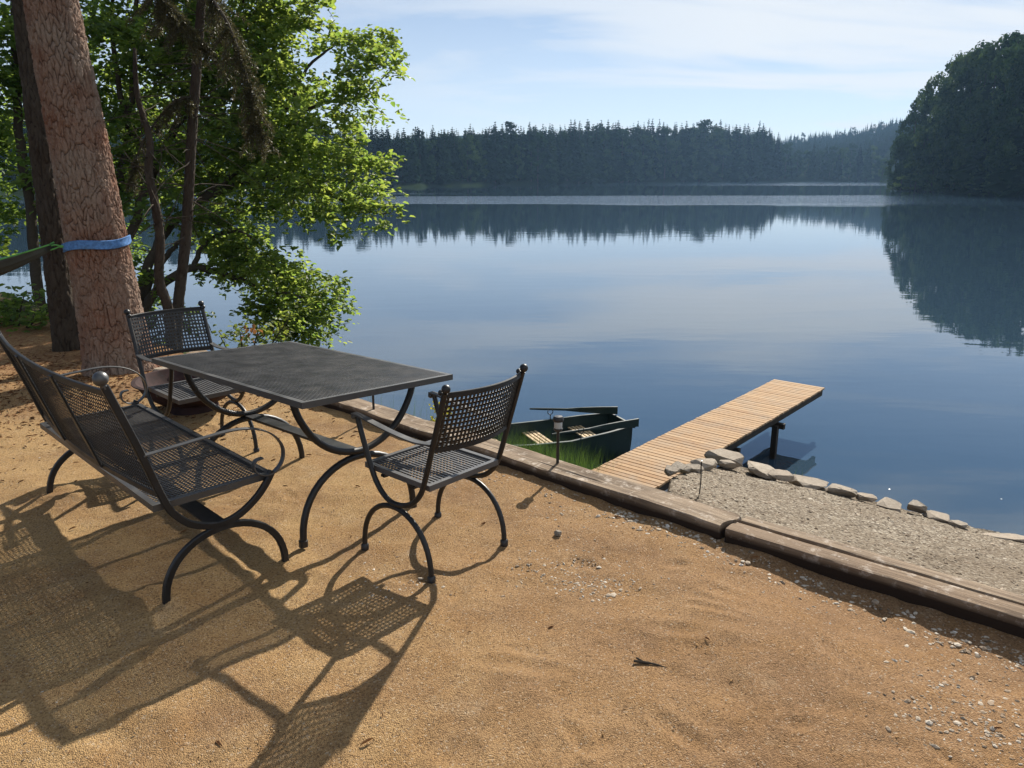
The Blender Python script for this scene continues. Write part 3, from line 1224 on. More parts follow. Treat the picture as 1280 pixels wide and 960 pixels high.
# ------------------------------------------------------------------ rowing boat and oars
def make_boat():
    st = (lp(765, 517, -1.75) + lp(787, 533, -1.75)) / 2
    ang = math.atan2(-.40, -.92)
    root = empty('rowing_boat', (st[0], st[1], ZW), ang, 'dark green wooden rowing boat moored below the edging', 'boat')
    L = 3.0
    xs = np.linspace(0, L, 26)
    hw = np.interp(xs, [0, .5, 1.2, 1.9, 2.4, 2.75, L], [.37, .47, .545, .52, .40, .22, .035])
    gz = np.interp(xs, [0, 1.2, 2.2, L], [.50, .46, .50, .60])
    bz = np.interp(xs, [0, 1.2, 2.3, L], [-.02, -.10, -.06, .10])
    def shell(inset, zin, flip):
        prof = []
        for k in range(len(xs)):
            w_, g, b = max(hw[k] - inset, .008), gz[k], bz[k] + zin
            prof.append([(xs[k] + (inset if k == 0 else 0), y, z) for y, z in
                         ((-w_, g), (-w_ * .97, g * .6 + b * .4), (-w_ * .86, b + .06), (-w_ * .78, b), (0, b - .008), (w_ * .78, b), (w_ * .86, b + .06), (w_ * .97, g * .6 + b * .4), (w_, g))])
        v = np.array(prof)
        m_ = 9
        f = [(i * m_ + j, i * m_ + j + 1, (i + 1) * m_ + j + 1, (i + 1) * m_ + j) for i in range(len(xs) - 1) for j in range(m_ - 1)]
        f.append(tuple(range(m_)))
        if flip:
            f = [q[::-1] for q in f]
        return v.reshape(-1, 3), f
    mb = MB()
    mb.add(*shell(0, 0, True))
    mb.add(*shell(.022, .025, False))
    # rim joining the two skins
    for s in (-1, 1):
        a = np.array([(xs[k], s * hw[k], gz[k]) for k in range(len(xs))])
        b = np.array([(xs[k] + (.022 if k == 0 else 0), s * max(hw[k] - .022, .008), gz[k]) for k in range(len(xs))])
        n = len(xs)
        f = [(i, i + 1, n + i + 1, n + i) for i in range(n - 1)]
        mb.add(np.vstack([a, b]), f if s < 0 else [q[::-1] for q in f])
    mb.build('hull', M_HULL, root, True, 30)
    for s in (-1, 1):
        mb = MB()
        mb.tube([(xs[k], s * (hw[k] + .006), gz[k] + .012) for k in range(len(xs))], .01, ref=(0, 0, 1), wh=(.024, .05))
        mb.build('gunwale', M_HULL, root, True, 30)
    mb = MB()
    mb.box((-.014, 0, .505), (.032, .80, .045))
    mb.build('transom_rail', M_HULL, root, False)
    for x in (.62, 1.42, 2.18):
        mb = MB()
        ww = float(np.interp(x, xs, hw)) - .03
        for k in range(4):
            mb.box((x + (k - 1.5) * .068, 0, .335), (.042, 2 * ww * .965, .02))
        st_ = mb.build('thwart', M_SLAT, root, False)
        for s in (-1, 1):
            mb = MB()
            mb.box((x, s * (ww - .06), .312), (.28, .035, .025))
            mb.build('thwart_bearer', M_HULL, st_, False)
    for s in (-1, 1):
        mb = MB()
        mb.tube([(1.02, s * .53, .48), (1.02, s * .53, .57)], .008)
        mb.tube(cr([(.98, s * .53, .65), (.975, s * .53, .60), (1.02, s * .53, .57), (1.065, s * .53, .60), (1.06, s * .53, .65)], 4), .007)
        mb.build('rowlock', M_BLACK, root)
    return root


make_boat()


def oar(a, b, label):
    """flat-bladed oar lying from the thin grip end a to the blade end b"""
    a, b = np.array(a), np.array(b)
    d = (b - a) / np.linalg.norm(b - a)
    L = np.linalg.norm(b - a)
    root = empty('oar', tuple(a), 0, label, 'oar', 'oars laid along the boat')
    mb = MB()
    mb.tube([d * q for q in np.linspace(0, L * .55, 8)], np.interp(np.linspace(0, 1, 8), [0, .2, 1], [.014, .02, .024]), 10)
    mb.build('shaft', M_HULL, root)
    mb = MB()
    q = np.linspace(L * .42, L, 12)
    hts = np.interp(q / L, [.42, .6, .8, 1], [.04, .085, .115, .13])
    side = np.cross(d, [0, 0, 1])
    side /= np.linalg.norm(side)
    v, f = [], []
    for k in range(12):
        for sy, sz in ((-1, -1), (1, -1), (1, 1), (-1, 1)):
            v.append(d * q[k] + side * .014 * sy + np.array([0, 0, 1]) * hts[k] / 2 * sz)
    for k in range(11):
        for j in range(4):
            f.append((k * 4 + j, k * 4 + (j + 1) % 4, k * 4 + 4 + (j + 1) % 4, k * 4 + 4 + j))
    f += [(3, 2, 1, 0), (44, 45, 46, 47)]
    mb.add(v, f)
    mb.build('blade', M_HULL, root, False)
    return root


oar(lp(662, 511, -1.66), lp(772, 513, -1.66), 'dark oar resting along the far side of the boat')
oar(lp(690, 543, -1.66), lp(798, 528, -1.66), 'dark oar resting along the near side of the boat')

# ------------------------------------------------------------------ stones
def stone_mesh(seed, m):
    r = np.random.default_rng(seed)
    bm = bmesh.new()
    for q in r.normal(size=(26, 3)):
        q = q / np.linalg.norm(q) * r.uniform(.82, 1)
        bm.verts.new((q[0] * .5, q[1] * .5, np.clip(q[2] * .5, -.34, .22)))
    res = bmesh.ops.convex_hull(bm, input=bm.verts)
    bmesh.ops.delete(bm, geom=[v for v in bm.verts if not v.link_faces], context='VERTS')
    bmesh.ops.dissolve_limit(bm, angle_limit=R(20), verts=bm.verts, edges=bm.edges)
    bmesh.ops.bevel(bm, geom=bm.edges[:], offset=.018, segments=2, affect='EDGES', clamp_overlap=True)
    bmesh.ops.triangulate(bm, faces=bm.faces[:])
    bmesh.ops.subdivide_edges(bm, edges=bm.edges[:], cuts=1, use_grid_fill=True)
    for v in bm.verts:
        v.co += v.normal * r.normal(0, .008)
    me = bpy.data.meshes.new('edge_stone')
    bm.to_mesh(me)
    bm.free()
    for pl in me.polygons:
        pl.use_smooth = True
    me.set_sharp_from_angle(angle=R(32))
    me.materials.append(m)
    return me


SM = [stone_mesh(100 + k, M_STONE) for k in range(9)]


def stone(x, y, z, sx, sy, sz, rz, label, k, group='fieldstones edging the grit slope', tilt=0.0, name='edge_stone'):
    o = bpy.data.objects.new(name, SM[k % 9])
    COL.objects.link(o)
    o.location = (x, y, z)
    o.scale = (sx, sy, sz)
    o.rotation_euler = (tilt, tilt * .5, rz)
    return tag(o, label, 'stone', group)


base_ang = math.atan2(-Td[1], -Td[0])
spec = [  # t, s, length, depth, height, extra z, label
    (.71, .76, .13, .10, .09, .02, 'small pale stone in the edging nearest the jetty deck'), (.78, .98, .17, .13, .10, .02, None), (.80, 1.2, .15, .12, .09, .01, None), (.86, 1.42, .19, .13, .11, .02, None),
    (.93, 1.66, .17, .13, .10, .02, None), (.88, 1.86, .15, .10, .08, .03, None),
    (.97, 1.98, .34, .22, .18, .03, 'biggest humped brown stone at the corner of the stone edging by the jetty'),
    (.70, 2.04, .42, .22, .12, .02, 'long pale flat slab next to the humped corner stone'), (.52, 1.98, .20, .16, .09, .03, None), (.36, 2.12, .36, .22, .12, .0, None), (.12, 2.06, .24, .18, .14, .01, None),
    (-.04, 2.10, .16, .13, .08, .02, None), (-.18, 2.12, .24, .16, .08, .01, None), (-.34, 2.14, .15, .14, .12, .03, 'small pinkish block standing proud in the middle of the edging'), (-.50, 2.13, .22, .16, .10, .0, None), (-.62, 2.06, .13, .11, .06, .01, None),
]
for i, (t_, s_, a, b, h, dz, lb) in enumerate(spec):
    x, y = ts(t_, s_)
    stone(x, y, grit_z(t_, s_) + h * .22 + dz, a * 1.1, b * 1.1, h * .95, base_ang + rng.normal(0, .4), lb or 'grey brown fieldstone in the stone edging of the grit slope', i, tilt=rng.normal(0, .07))
tq = -.72
i = 20
while tq > -4.2:
    a = rng.uniform(.10, .36)
    s_ = 2.12 + rng.normal(0, .025)
    x, y = ts(tq - a / 2, s_)
    h = rng.uniform(.06, .13)
    stone(x, y, grit_z(tq, s_) + h * .15, a * 1.15, rng.uniform(.14, .2), h * 1.25, base_ang + rng.normal(0, .2), 'grey brown fieldstone in the stone edging of the grit slope', i, tilt=rng.normal(0, .08))
    tq -= a * .74
    i += 1

# loose stones on the terrace
p = onz(697, 669, 0)
stone(p[0], p[1], .012, .045, .04, .05, .3, 'small dark stone lying alone on the sand right of the front chair', 3, 'loose stones on the sand', name='stone')
p = onz(213, 462, .03)
stone(p[0], p[1], .03, .34, .2, .10, .4, 'pale flat stone between the pine trunk and the fire bowl', 5, 'loose stones on the sand', name='stone')
p = onz(288, 470, .03)
stone(p[0], p[1], .04, .24, .2, .12, .9, 'pale stone beside the fire bowl, seen under the table edge', 6, 'loose stones on the sand', name='stone')
p = onz(75, 615, 0)

# pebbles: nobody could count them
def pebbles(name, pts, size, tint):
    ico = np.array([(0, 0, 1), (.89, 0, .45), (.28, .85, .45), (-.72, .53, .45), (-.72, -.53, .45), (.28, -.85, .45), (.72, .53, -.45), (-.28, .85, -.45), (-.89, 0, -.45), (-.28, -.85, -.45), (.72, -.53, -.45), (0, 0, -1)])
    fc = np.array([(0, 1, 2), (0, 2, 3), (0, 3, 4), (0, 4, 5), (0, 5, 1), (1, 6, 2), (2, 7, 3), (3, 8, 4), (4, 9, 5), (5, 10, 1), (2, 6, 7), (3, 7, 8), (4, 8, 9), (5, 9, 10), (1, 10, 6), (11, 7, 6), (11, 8, 7), (11, 9, 8), (11, 10, 9), (11, 6, 10)])
    n = len(pts)
    a = rng.uniform(0, 6.28, n)
    sc = size[:, None] * np.stack([rng.uniform(.7, 1.4, n), rng.uniform(.5, 1, n), rng.uniform(.3, .65, n)], 1)
    v = ico[None] * (1 + rng.normal(0, .16, (n, 12, 1))) * sc[:, None]
    ca, sa = np.cos(a)[:, None], np.sin(a)[:, None]
    v = np.stack([v[..., 0] * ca - v[..., 1] * sa, v[..., 0] * sa + v[..., 1] * ca, v[..., 2]], -1) + pts[:, None]
    f = (fc[None] + 12 * np.arange(n)[:, None, None]).reshape(-1, 3)
    return tag(mesh_obj(name, v.reshape(-1, 3), f.ravel(), np.full(len(f), 3), M_PEB, None, False, None, np.repeat(tint, 12)), kind='stuff')


def on_sand(px, n, sx, sy):
    q = []
    for x, y in px:
        c = onz(x, y, 0)
        q.append(c[None, :2] + rng.normal(size=(n, 2)) * [sx, sy])
    q = np.concatenate(q)
    s = (q - Bm) @ Nd
    q = q[s < -.02]
    return np.column_stack([q, sand_z(q[:, 0], q[:, 1])])


g1 = on_sand([(700, 715), (745, 735), (770, 725), (660, 705), (720, 700)], 85, .10, .08)
g2 = on_sand([(1180, 850), (1215, 870), (1170, 905), (1245, 900), (1225, 795), (1265, 800), (1190, 780), (1150, 900), (1270, 930)], 75, .10, .085)
g3 = on_sand([(480, 720), (500, 735), (665, 590), (700, 612), (770, 640), (600, 600), (690, 640)], 50, .10, .08)
sp = np.column_stack([rng.uniform(-3.2, 2.2, 2200), rng.uniform(1.7, 6.5, 2200)])
sp = sp[((sp - Bm) @ Nd) < -.03]
g4 = np.column_stack([sp, sand_z(sp[:, 0], sp[:, 1])])
al = np.column_stack([rng.uniform(-3, .6, 1100), -np.abs(rng.normal(0, .10, 1100)) - .01])
q = Bm + al[:, :1] * Td + al[:, 1:] * Nd
g5 = np.column_stack([q, sand_z(q[:, 0], q[:, 1])])
pts = np.concatenate([g1, g2, g3, g4, g5])
sz = np.concatenate([rng.lognormal(-5.45, .40, len(g1)), rng.lognormal(-5.35, .45, len(g2)), rng.lognormal(-5.3, .4, len(g3)), rng.lognormal(-5.85, .35, len(g4)), rng.lognormal(-5.1, .5, len(g5))])
sz = np.clip(sz, .0015, .015)
tn = np.concatenate([np.clip(rng.normal(.55, .2, len(g1)), 0, 1), np.clip(rng.normal(.45, .22, len(g2)), 0, 1), np.clip(rng.normal(.5, .2, len(g3)), 0, 1), np.clip(rng.normal(.25, .25, len(g4)), 0, 1), np.clip(rng.normal(.5, .25, len(g5)), 0, 1)])
pebbles('gravel', pts, sz, tn)
ta, sa_ = rng.uniform(-3, 1.0, 5200), rng.uniform(.22, 2.15, 5200)
ta = np.minimum(ta, np.interp(sa_, [.16, .74, 1.34, 2.0, 2.2], [.38, .66, .80, .98, .94]) - np.abs(rng.normal(0, .12, 5200)))
q = Bm + ta[:, None] * Td + sa_[:, None] * Nd
zg = np.interp(sa_, [.16, .3, 2.15], [.042, .026, -.50]) + .016 * fbm(q[:, 0] * 2.2, q[:, 1] * 2.2, 3, 8)
pebbles('grit', np.column_stack([q, zg]), np.clip(rng.lognormal(-5.3, .45, 5200), .002, .02), np.clip(rng.normal(.26, .2, 5200), 0, 1))

def m_crumb():
    t = NT('sand crumbs')
    r = t.attr('tint')
    return t.end(t.ramp(r, [(0, (.15, .085, .04)), (.4, (.34, .20, .09)), (.8, (.48, .31, .145)), (1, (.52, .40, .25))]), .95, .1)


M_CRUMB = m_crumb()
sp = np.column_stack([rng.uniform(-3.4, 2.2, 60000), 1.55 + 5.2 * rng.random(60000) ** 1.5])
pt = fbm(sp[:, 0] * 1.4, sp[:, 1] * 1.4, 4, 71)
sp = sp[(((sp - Bm) @ Nd) < -.02) & (rng.random(60000) < np.clip(.14 + .55 * pt, .05, .8))]
o = pebbles('loose_sand', np.column_stack([sp, sand_z(sp[:, 0], sp[:, 1]) + .0005]), np.clip(rng.lognormal(-6.15, .38, len(sp)), .001, .006), np.clip(rng.normal(.42, .25, len(sp)), 0, 1))
o.data.materials[0] = M_CRUMB

# twig on the sand
p = onz(812, 830, .006)
mb = MB()
mb.tube(cr([(-.055, .012, .012), (-.02, .006, .010), (.02, -.004, .009), (.06, -.022, .004)], 5), [.005] * 8 + [.0035] * 8, 7)
mb.tube(cr([(-.02, .006, .01), (-.045, .022, .018)], 4), .0035, 6)
o = mb.build('twig', M_LIMB)
o.location = (p[0], p[1], float(sand_z(p[:1], p[1:2])[0]) - .003)
tag(o, 'short dark dead twig lying alone on the open sand', 'twig')

# ------------------------------------------------------------------ fire bowl
fb = empty('fire_bowl', (-2.40, 5.58, 0), 0, 'rusty round fire bowl on the sand behind the far chair', 'fire bowl')
mb = MB()
prof = [(.02, .035), (.14, .045), (.25, .09), (.33, .155), (.375, .235), (.40, .238), (.40, .246), (.37, .246), (.325, .170), (.245, .105), (.13, .06), (.02, .05)]
mb.lathe(prof, n=48)
mb.build('bowl', M_RUST, fb, True, 40)
mb = MB()
mb.lathe([(.17, 0), (.19, 0), (.17, .062), (.15, .062)], n=32)
mb.build('foot_ring', M_RUST, fb)
mb = MB()
mb.lathe([(.0, .115), (.12, .110), (.24, .118)], n=24)
mb.build('ash', M_ASH, fb)

# ------------------------------------------------------------------ trees near the terrace
def trunk_geo(path, rad, na, nl, cell=(.055, .16), depth=.02, seed=0, flare=.3):
    """bark-plated trunk: returns verts, faces, tint"""
    P = cr(path, 12)
    d = np.concatenate([[0], np.cumsum(np.linalg.norm(np.diff(P, axis=0), axis=1))])
    L = d[-1]
    l = np.linspace(0, L, nl)
    pts = np.stack([np.interp(l, d, P[:, k]) for k in range(3)], 1)
    rd = np.interp(l / L, np.linspace(0, 1, len(rad)), rad)
    rd = rd * (1 + flare * np.exp(-l / .20))
    T = np.gradient(pts, axis=0)
    T /= np.linalg.norm(T, axis=1)[:, None]
    A = np.array([1, 0, 0.])[None] - T * T[:, :1]
    A /= np.linalg.norm(A, axis=1)[:, None]
    B = np.cross(T, A)
    a = np.arange(na) / na * 2 * np.pi
    # voronoi plates in (arc, length), periodic round the trunk: big plates, each broken into scales
    circ = 2 * np.pi * rad[0]

    def plates(cw, cl, warp, sd):
        nx = max(6, int(round(circ / cw)))
        U, V = np.meshgrid(a / (2 * np.pi) * nx, l / cl, indexing='xy')
        V = V + warp * .8 * vnoise(U * .7, V * .8, sd)
        U = U + warp * (.55 * vnoise(U * .35 + 9, V * .9, sd + 1) + .35 * vnoise(U * 1.1, V * 3.3, sd + 2))
        r = np.random.default_rng(sd)
        ny = int(V.max()) + 4
        jx, jy, hh = r.random((nx, ny + 4)), r.random((nx, ny + 4)), r.random((nx, ny + 4))
        ui, vi = np.floor(U).astype(int), np.floor(V).astype(int)
        f1, f2, hv = np.full(U.shape, 9.), np.full(U.shape, 9.), np.zeros(U.shape)
        for du in (-1, 0, 1):
            for dv in (-1, 0, 1):
                cu_, cv_ = (ui + du), np.clip(vi + dv, 0, ny + 2)
                dd = np.hypot(cu_ + jx[cu_ % nx, cv_] - U, (cv_ + jy[cu_ % nx, cv_] - V))
                near = dd < f1
                f2 = np.where(near, f1, np.minimum(f2, dd))
                hv = np.where(near, hh[cu_ % nx, cv_], hv)
                f1 = np.where(near, dd, f1)
        return f2 - f1, hv
    g1_, h1_ = plates(cell[0], cell[1], .75, seed)
    g2_, h2_ = plates(cell[0] * .42, cell[1] * .33, .6, seed + 40)
    wide = .22 + .16 * vnoise(l[:, None] * 2.1 + 0 * g1_, a[None] * 1.3 + 0 * g1_, seed + 3)
    e1 = np.clip(g1_ / np.clip(wide, .08, .5), 0, 1) ** .7
    e2 = np.clip(g2_ / .22, 0, 1)
    e = e1 * (.72 + .28 * e2)
    hv = .6 * h1_ + .4 * h2_
    ang = np.repeat(a[None], nl, 0)
    low_ = .05 * fbm(ang / 6.2832 * 4 % 4 * np.ones_like(ang), l[:, None] * .9 + 0 * ang, 3, seed + 5) * np.sin(ang / 2) ** .5
    rr_ = rd[:, None] * (1 + low_) + depth * (e * (.55 + .6 * hv) - .6) + .0035 * vnoise(ang * 22, l[:, None] * 26, seed + 7) + .002 * vnoise(ang * 50, l[:, None] * 70, seed + 8)
    rr_ = rr_ + rad[0] * flare * .55 * np.exp(-l[:, None] / .16) * (np.sin(ang * 5 + seed) ** 2 - .4)
    ring = pts[:, None] + rr_[..., None] * (np.cos(a)[None, :, None] * A[:, None] + np.sin(a)[None, :, None] * B[:, None])
    i = np.arange(nl * na).reshape(nl, na)
    j = np.roll(i, -1, 1)
    q = np.stack([i[:-1], j[:-1], j[1:], i[1:]], -1).reshape(-1, 4)
    return ring.reshape(-1, 3), q, (e * (.45 + .55 * hv)).ravel()


def trunk_obj(name, m, parent, *a, **k):
    v, q, t_ = trunk_geo(*a, **k)
    return mesh_obj(name, v, q.ravel(), np.full(len(q), 4), m, parent, True, None, t_)


def leaves(pos, nrm, size, seed=0, fold=.35, aspect=.72, axis_=None):
    """folded leaves: arrays of verts, quads, tint"""
    r = np.random.default_rng(seed)
    n = len(pos)
    nrm = nrm / (np.linalg.norm(nrm, axis=1)[:, None] + 1e-9)
    ax = r.normal(size=(n, 3)) if axis_ is None else axis_ + r.normal(0, .35, (n, 3))
    ax -= nrm * (ax * nrm).sum(1)[:, None]
    ax /= np.linalg.norm(ax, axis=1)[:, None] + 1e-9
    sd = np.cross(nrm, ax)
    s = size[:, None]
    w_ = s * aspect * .5
    up = nrm * s * fold * .5
    b = pos
    tip = pos + ax * s - nrm * s * .12
    l1 = pos + ax * s * .28 + sd * w_ + up * .8
    l2 = pos + ax * s * .72 + sd * w_ * .75 + up * .5
    r1 = pos + ax * s * .28 - sd * w_ + up * .8
    r2 = pos + ax * s * .72 - sd * w_ * .75 + up * .5
    v = np.stack([b, l1, l2, tip, r2, r1], 1).reshape(-1, 3)
    o = 6 * np.arange(n)[:, None]
    q = np.concatenate([o + np.array([[0, 3, 2, 1]]), o + np.array([[0, 5, 4, 3]])])
    return v, q, np.repeat(np.clip(r.normal(.5, .25, n), 0, 1), 6)


def leaf_blobs(blobs, leaf=.085, dens=1.0, seed=1, m=M_LEAF, name='crown', parent=None, twig_parent=None, zsq=.75):
    """blobs: (centre xyz, radius). Leaves sit along drooping twigs inside each blob"""
    r = np.random.default_rng(seed)
    P_, N_, A_ = [], [], []
    tw = MB()
    for c, rad in blobs:
        c = np.asarray(c)
        nt = max(5, int(26 * dens * (rad / .55) ** 1.5))
        for _ in range(nt):
            d = r.normal(size=3)
            d[2] = d[2] * .55 + .1
            d /= np.linalg.norm(d)
            ln = rad * r.uniform(.55, 1.12)
            st = c + r.normal(0, .22 * rad, 3) * [1, 1, .6]
            k = max(6, int(ln / .035))
            q = np.linspace(.12, 1, k)
            path = st[None] + d[None] * (ln * q)[:, None] + np.array([0, 0, -1.])[None] * (.28 * ln * q ** 2)[:, None]
            path[:, 2] = c[2] + (path[:, 2] - c[2]) * (zsq + .25)
            if r.random() < .5:
                tw.tube(path[::max(1, k // 4)], np.linspace(.006, .002, len(path[::max(1, k // 4)])), 4, cap=False)
            keep = r.random(k) < (.35 + .65 * q)
            pp = path[keep]
            for rep in range(2):
                P_.append(pp + r.normal(0, .035, pp.shape))
                nn = np.tile([0, 0, 1.], (len(pp), 1)) + r.normal(0, .45, pp.shape)
                N_.append(nn)
                aa = np.tile(d, (len(pp), 1)) + r.normal(0, .7, pp.shape) + [0, 0, -.35]
                A_.append(aa)
    P_, N_, A_ = np.concatenate(P_), np.concatenate(N_), np.concatenate(A_)
    v, q, t_ = leaves(P_, N_, leaf * r.uniform(.65, 1.25, len(P_)), seed, axis_=A_)
    o = mesh_obj(name, v, q.ravel(), np.full(len(q), 4), m, parent, True, None, t_)
    if tw.n:
        tag(tw.build('twig', M_LIMB, o if twig_parent is None else twig_parent), kind='stuff')
    return o, len(P_)


def limb(mb, px, rad, n=10, sub=6):
    """px: (x, y, D) read off the photo"""
    p = cr([pix(*q) for q in px], sub)
    p = p + np.random.default_rng(int(px[0][0] * 7 + px[-1][1])).normal(0, .012, p.shape)
    rr_ = np.interp(np.linspace(0, 1, len(p)), np.linspace(0, 1, len(rad)), rad)
    mb.tube(p, rr_, n)
    return p


def bare_twigs(mb, path, n, ln, seed, droop=.2, r0=.006):
    r = np.random.default_rng(seed)
    for _ in range(n):
        k = r.integers(1, len(path) - 1)
        d = r.normal(size=3)
        d[2] *= .5
        d /= np.linalg.norm(d)
        l_ = ln * r.uniform(.4, 1.2)
        q = np.linspace(0, 1, 6)
        p = path[k][None] + d[None] * (l_ * q)[:, None] + np.array([0, 0, -1.])[None] * (droop * l_ * q ** 2)[:, None] + np.cumsum(r.normal(0, .012 * l_, (6, 3)), 0)
        mb.tube(p, np.linspace(r0, .0018, 6), 5, cap=False)


# big leaning pine
def pine(base, top_dir, L, r0, r1, label, m, seed, na, nl, cell, crown_at):
    root = empty('pine_tree', tuple(base), 0, label, 'tree')
    pth = [np.zeros(3) - [0, 0, .15], top_dir * L * .33 + [.01, 0, 0], top_dir * L * .66 + [.0, .02, 0], top_dir * L]
    trunk_obj('trunk', m, root, pth, [r0, r0 * .68, r0 * .62, r1], na, nl, cell, .025, seed, .28)
    # flat sprays of needles high above the frame
    r = np.random.default_rng(seed)
    P_ = []
    mb = MB()
    for k in range(14):
        z = crown_at + (L - crown_at) * r.uniform(0, 1)
        a = r.uniform(0, 6.28)
        ln = r.uniform(1.0, 2.2) * (1.15 - (z - crown_at) / (L - crown_at + 1e-6) * .7)
        e = top_dir * z + np.array([math.cos(a) * ln, math.sin(a) * ln, ln * .25])
        mb.tube([top_dir * z, (top_dir * z + e) / 2 + [0, 0, .1], e], [.05, .03, .012], 6)
        P_.append(e + r.normal(size=(160, 3)) * [.5, .5, .2])
    P_ = np.concatenate(P_)
    v, q, t_ = leaves(P_, r.normal(size=P_.shape) + [0, 0, 1], r.uniform(.10, .2, len(P_)), seed, .1, .22)
    c = mesh_obj('crown', v, q.ravel(), np.full(len(q), 4), M_CONI, root, True, None, t_)
    tag(mb.build('limb', M_LIMB, c), kind='stuff')
    return root


b0 = onz(138, 474, 0)
b0[1] += .22
t0_ = pix(62, 0, b0[1] + .25)
dv = t0_ - b0
pine(b0, dv / dv[2], 11.5, .27, .14, 'big red brown pine trunk leaning left, with the blue strap round it', M_BARK, 5, 320, 2000, (.040, .120), 8.5)
tr0, tdir = b0.copy(), dv / dv[2]
b1 = onz(84, 437, 0)
t1_ = pix(26, 0, b1[1] + .5)
dv = t1_ - b1
b1[2] = -.12
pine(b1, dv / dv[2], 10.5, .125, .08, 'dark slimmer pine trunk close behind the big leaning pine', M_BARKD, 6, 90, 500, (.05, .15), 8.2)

# blue tree strap
zs_ = pix(110, 308, b0[1] - .2)[2]
def ring_pts(z, r):
    c = tr0 + tdir * z
    a = np.arange(64) / 64 * 2 * np.pi
    return c, a
mb = MB()
prof = []
for k, (dz, dr) in enumerate(((-.037, .0), (-.034, .008), (-.012, .010), (.012, .007), (.033, .010), (.036, 0))):
    c, a = ring_pts(zs_, 0)
    rr_ = .258 + dr + .003 * np.sin(a * 7 + k * 2.1)
    tilt = .012 * np.sin(a * 3 + .4) + .02 * np.cos(a)
    prof.append(np.stack([c[0] + rr_ * np.cos(a), c[1] + rr_ * np.sin(a), c[2] + dz + tilt], 1))
v = np.concatenate(prof)
mb.add(v, [(i * 64 + j, i * 64 + (j + 1) % 64, (i + 1) * 64 + (j + 1) % 64, (i + 1) * 64 + j) for i in range(5) for j in range(64)])
o = mb.build('tree_strap', M_STRAP)
tag(o, 'blue webbing strap wrapped round the big pine trunk', 'strap')

# hammock running off to the left from the strap
att = np.array([tr0[0] + tdir[0] * zs_ - .27, b0[1] - .12, zs_ - .01])
hr = empty('hammock', tuple(att), 0, 'grey green hammock with bright green hem cord, tied to the big pine', 'hammock')
mb = MB()
nl, nc = 40, 17
end = np.array([-2.6, -.75, -.25])
V = []
for i in range(nl):
    q = i / (nl - 1)
    c = end * q + np.array([0, 0, -.55]) * (4 * q * (1 - q)) * .55
    wv_ = .03 + .42 * (1 - (1 - min(q * 1.25, 1)) ** 1.6)
    for j in range(nc):
        a = (j / (nc - 1) - .5) * 2
        fold_ = .02 * math.sin(j * 2.1 + i * .15) * (1 - q)
        V.append(c + np.array([.18 * a * wv_ + 0, .9 * a * wv_, .52 * wv_ * (a * a) + fold_ - .10 * wv_]))
V = np.array(V)
mb.add(V, [(i * nc + j, i * nc + j + 1, (i + 1) * nc + j + 1, (i + 1) * nc + j) for i in range(nl - 1) for j in range(nc - 1)])
fab = mb.build('fabric', M_HAM, hr)
sm = fab.modifiers.new('cloth', 'SOLIDIFY')
sm.thickness = .003
for j in (0, nc - 1):
    mb = MB()
    mb.tube([V[i * nc + j] + [0, 0, .006] for i in range(nl)], .007, 8)
    mb.build('hem_cord', M_HAMG, hr)
mb = MB()
mb.tube(cr([(.06, .02, .005), (.02, 0, .015), (-.03, -.01, -.005), (-.02, -.01, -.025), (.02, 0, -.015), (.05, .02, 0)], 5), .006, 8)
mb.tube([(.05, .02, 0), (.10, .04, .0)], .012, 8)
mb.build('suspension_loop', M_HAMG, hr)

# two slender trees behind the far chair
sp_root = empty('spruce_tree', tuple(pix(221, 400, 8.3)), 0, 'slim straight spruce trunk with a drooping brown needled bough, behind the far chair', 'tree')
o0 = np.array(sp_root.location)
path = [pix(221, 470, 8.2), pix(222, 390, 8.3), pix(232, 300, 8.4), pix(238, 200, 8.5), pix(243, 120, 8.6), pix(252, 0, 8.7), pix(258, -120, 8.8), pix(262, -260, 8.9)]
v, q, t_ = trunk_geo([p - o0 for p in path], [.060, .055, .050, .045, .036, .026], 40, 260, (.05, .12), .008, 15, .3)
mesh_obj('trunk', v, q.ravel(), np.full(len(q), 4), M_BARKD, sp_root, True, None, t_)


def bough(parent, px, seed, n_sub=70, sub=.5, nd=26):
    """spruce bough: rib with hanging needled twigs"""
    r = np.random.default_rng(seed)
    rib = cr([pix(*q) - o0 for q in px], 10)
    mb = MB()
    mb.tube(rib, np.linspace(.02, .004, len(rib)), 7)
    bo = mb.build('bough', M_LIMB, parent)
    P_, A_ = [], []
    tw = MB()
    for k in range(n_sub):
        t_ = r.uniform(.12, 1) * (len(rib) - 1)
        c = rib[int(t_)]
        ln = sub * r.uniform(.4, 1.1) * (1.1 - .4 * t_ / len(rib))
        d = r.normal(size=3) * [.45, .45, .1] + [0.05, 0, -.9]
        d /= np.linalg.norm(d)
        qq = np.linspace(0, 1, nd)
        pth = c[None] + d[None] * (ln * qq)[:, None] + r.normal(0, .006, (nd, 3))
        tw.tube(pth[::6], .003, 4, cap=False)
        for _ in range(4):
            P_.append(pth)
            A_.append(d[None] * .7 + r.normal(0, .8, (nd, 3)))
    P_, A_ = np.concatenate(P_), np.concatenate(A_)
    v, q, t_ = leaves(P_, r.normal(size=P_.shape), r.uniform(.03, .06, len(P_)), seed, .05, .14, A_)
    mesh_obj('needles', v, q.ravel(), np.full(len(q), 4), M_NEEDLE, bo, True, None, t_)
    tag(tw.build('hanging_twig', M_LIMB, bo), kind='stuff')


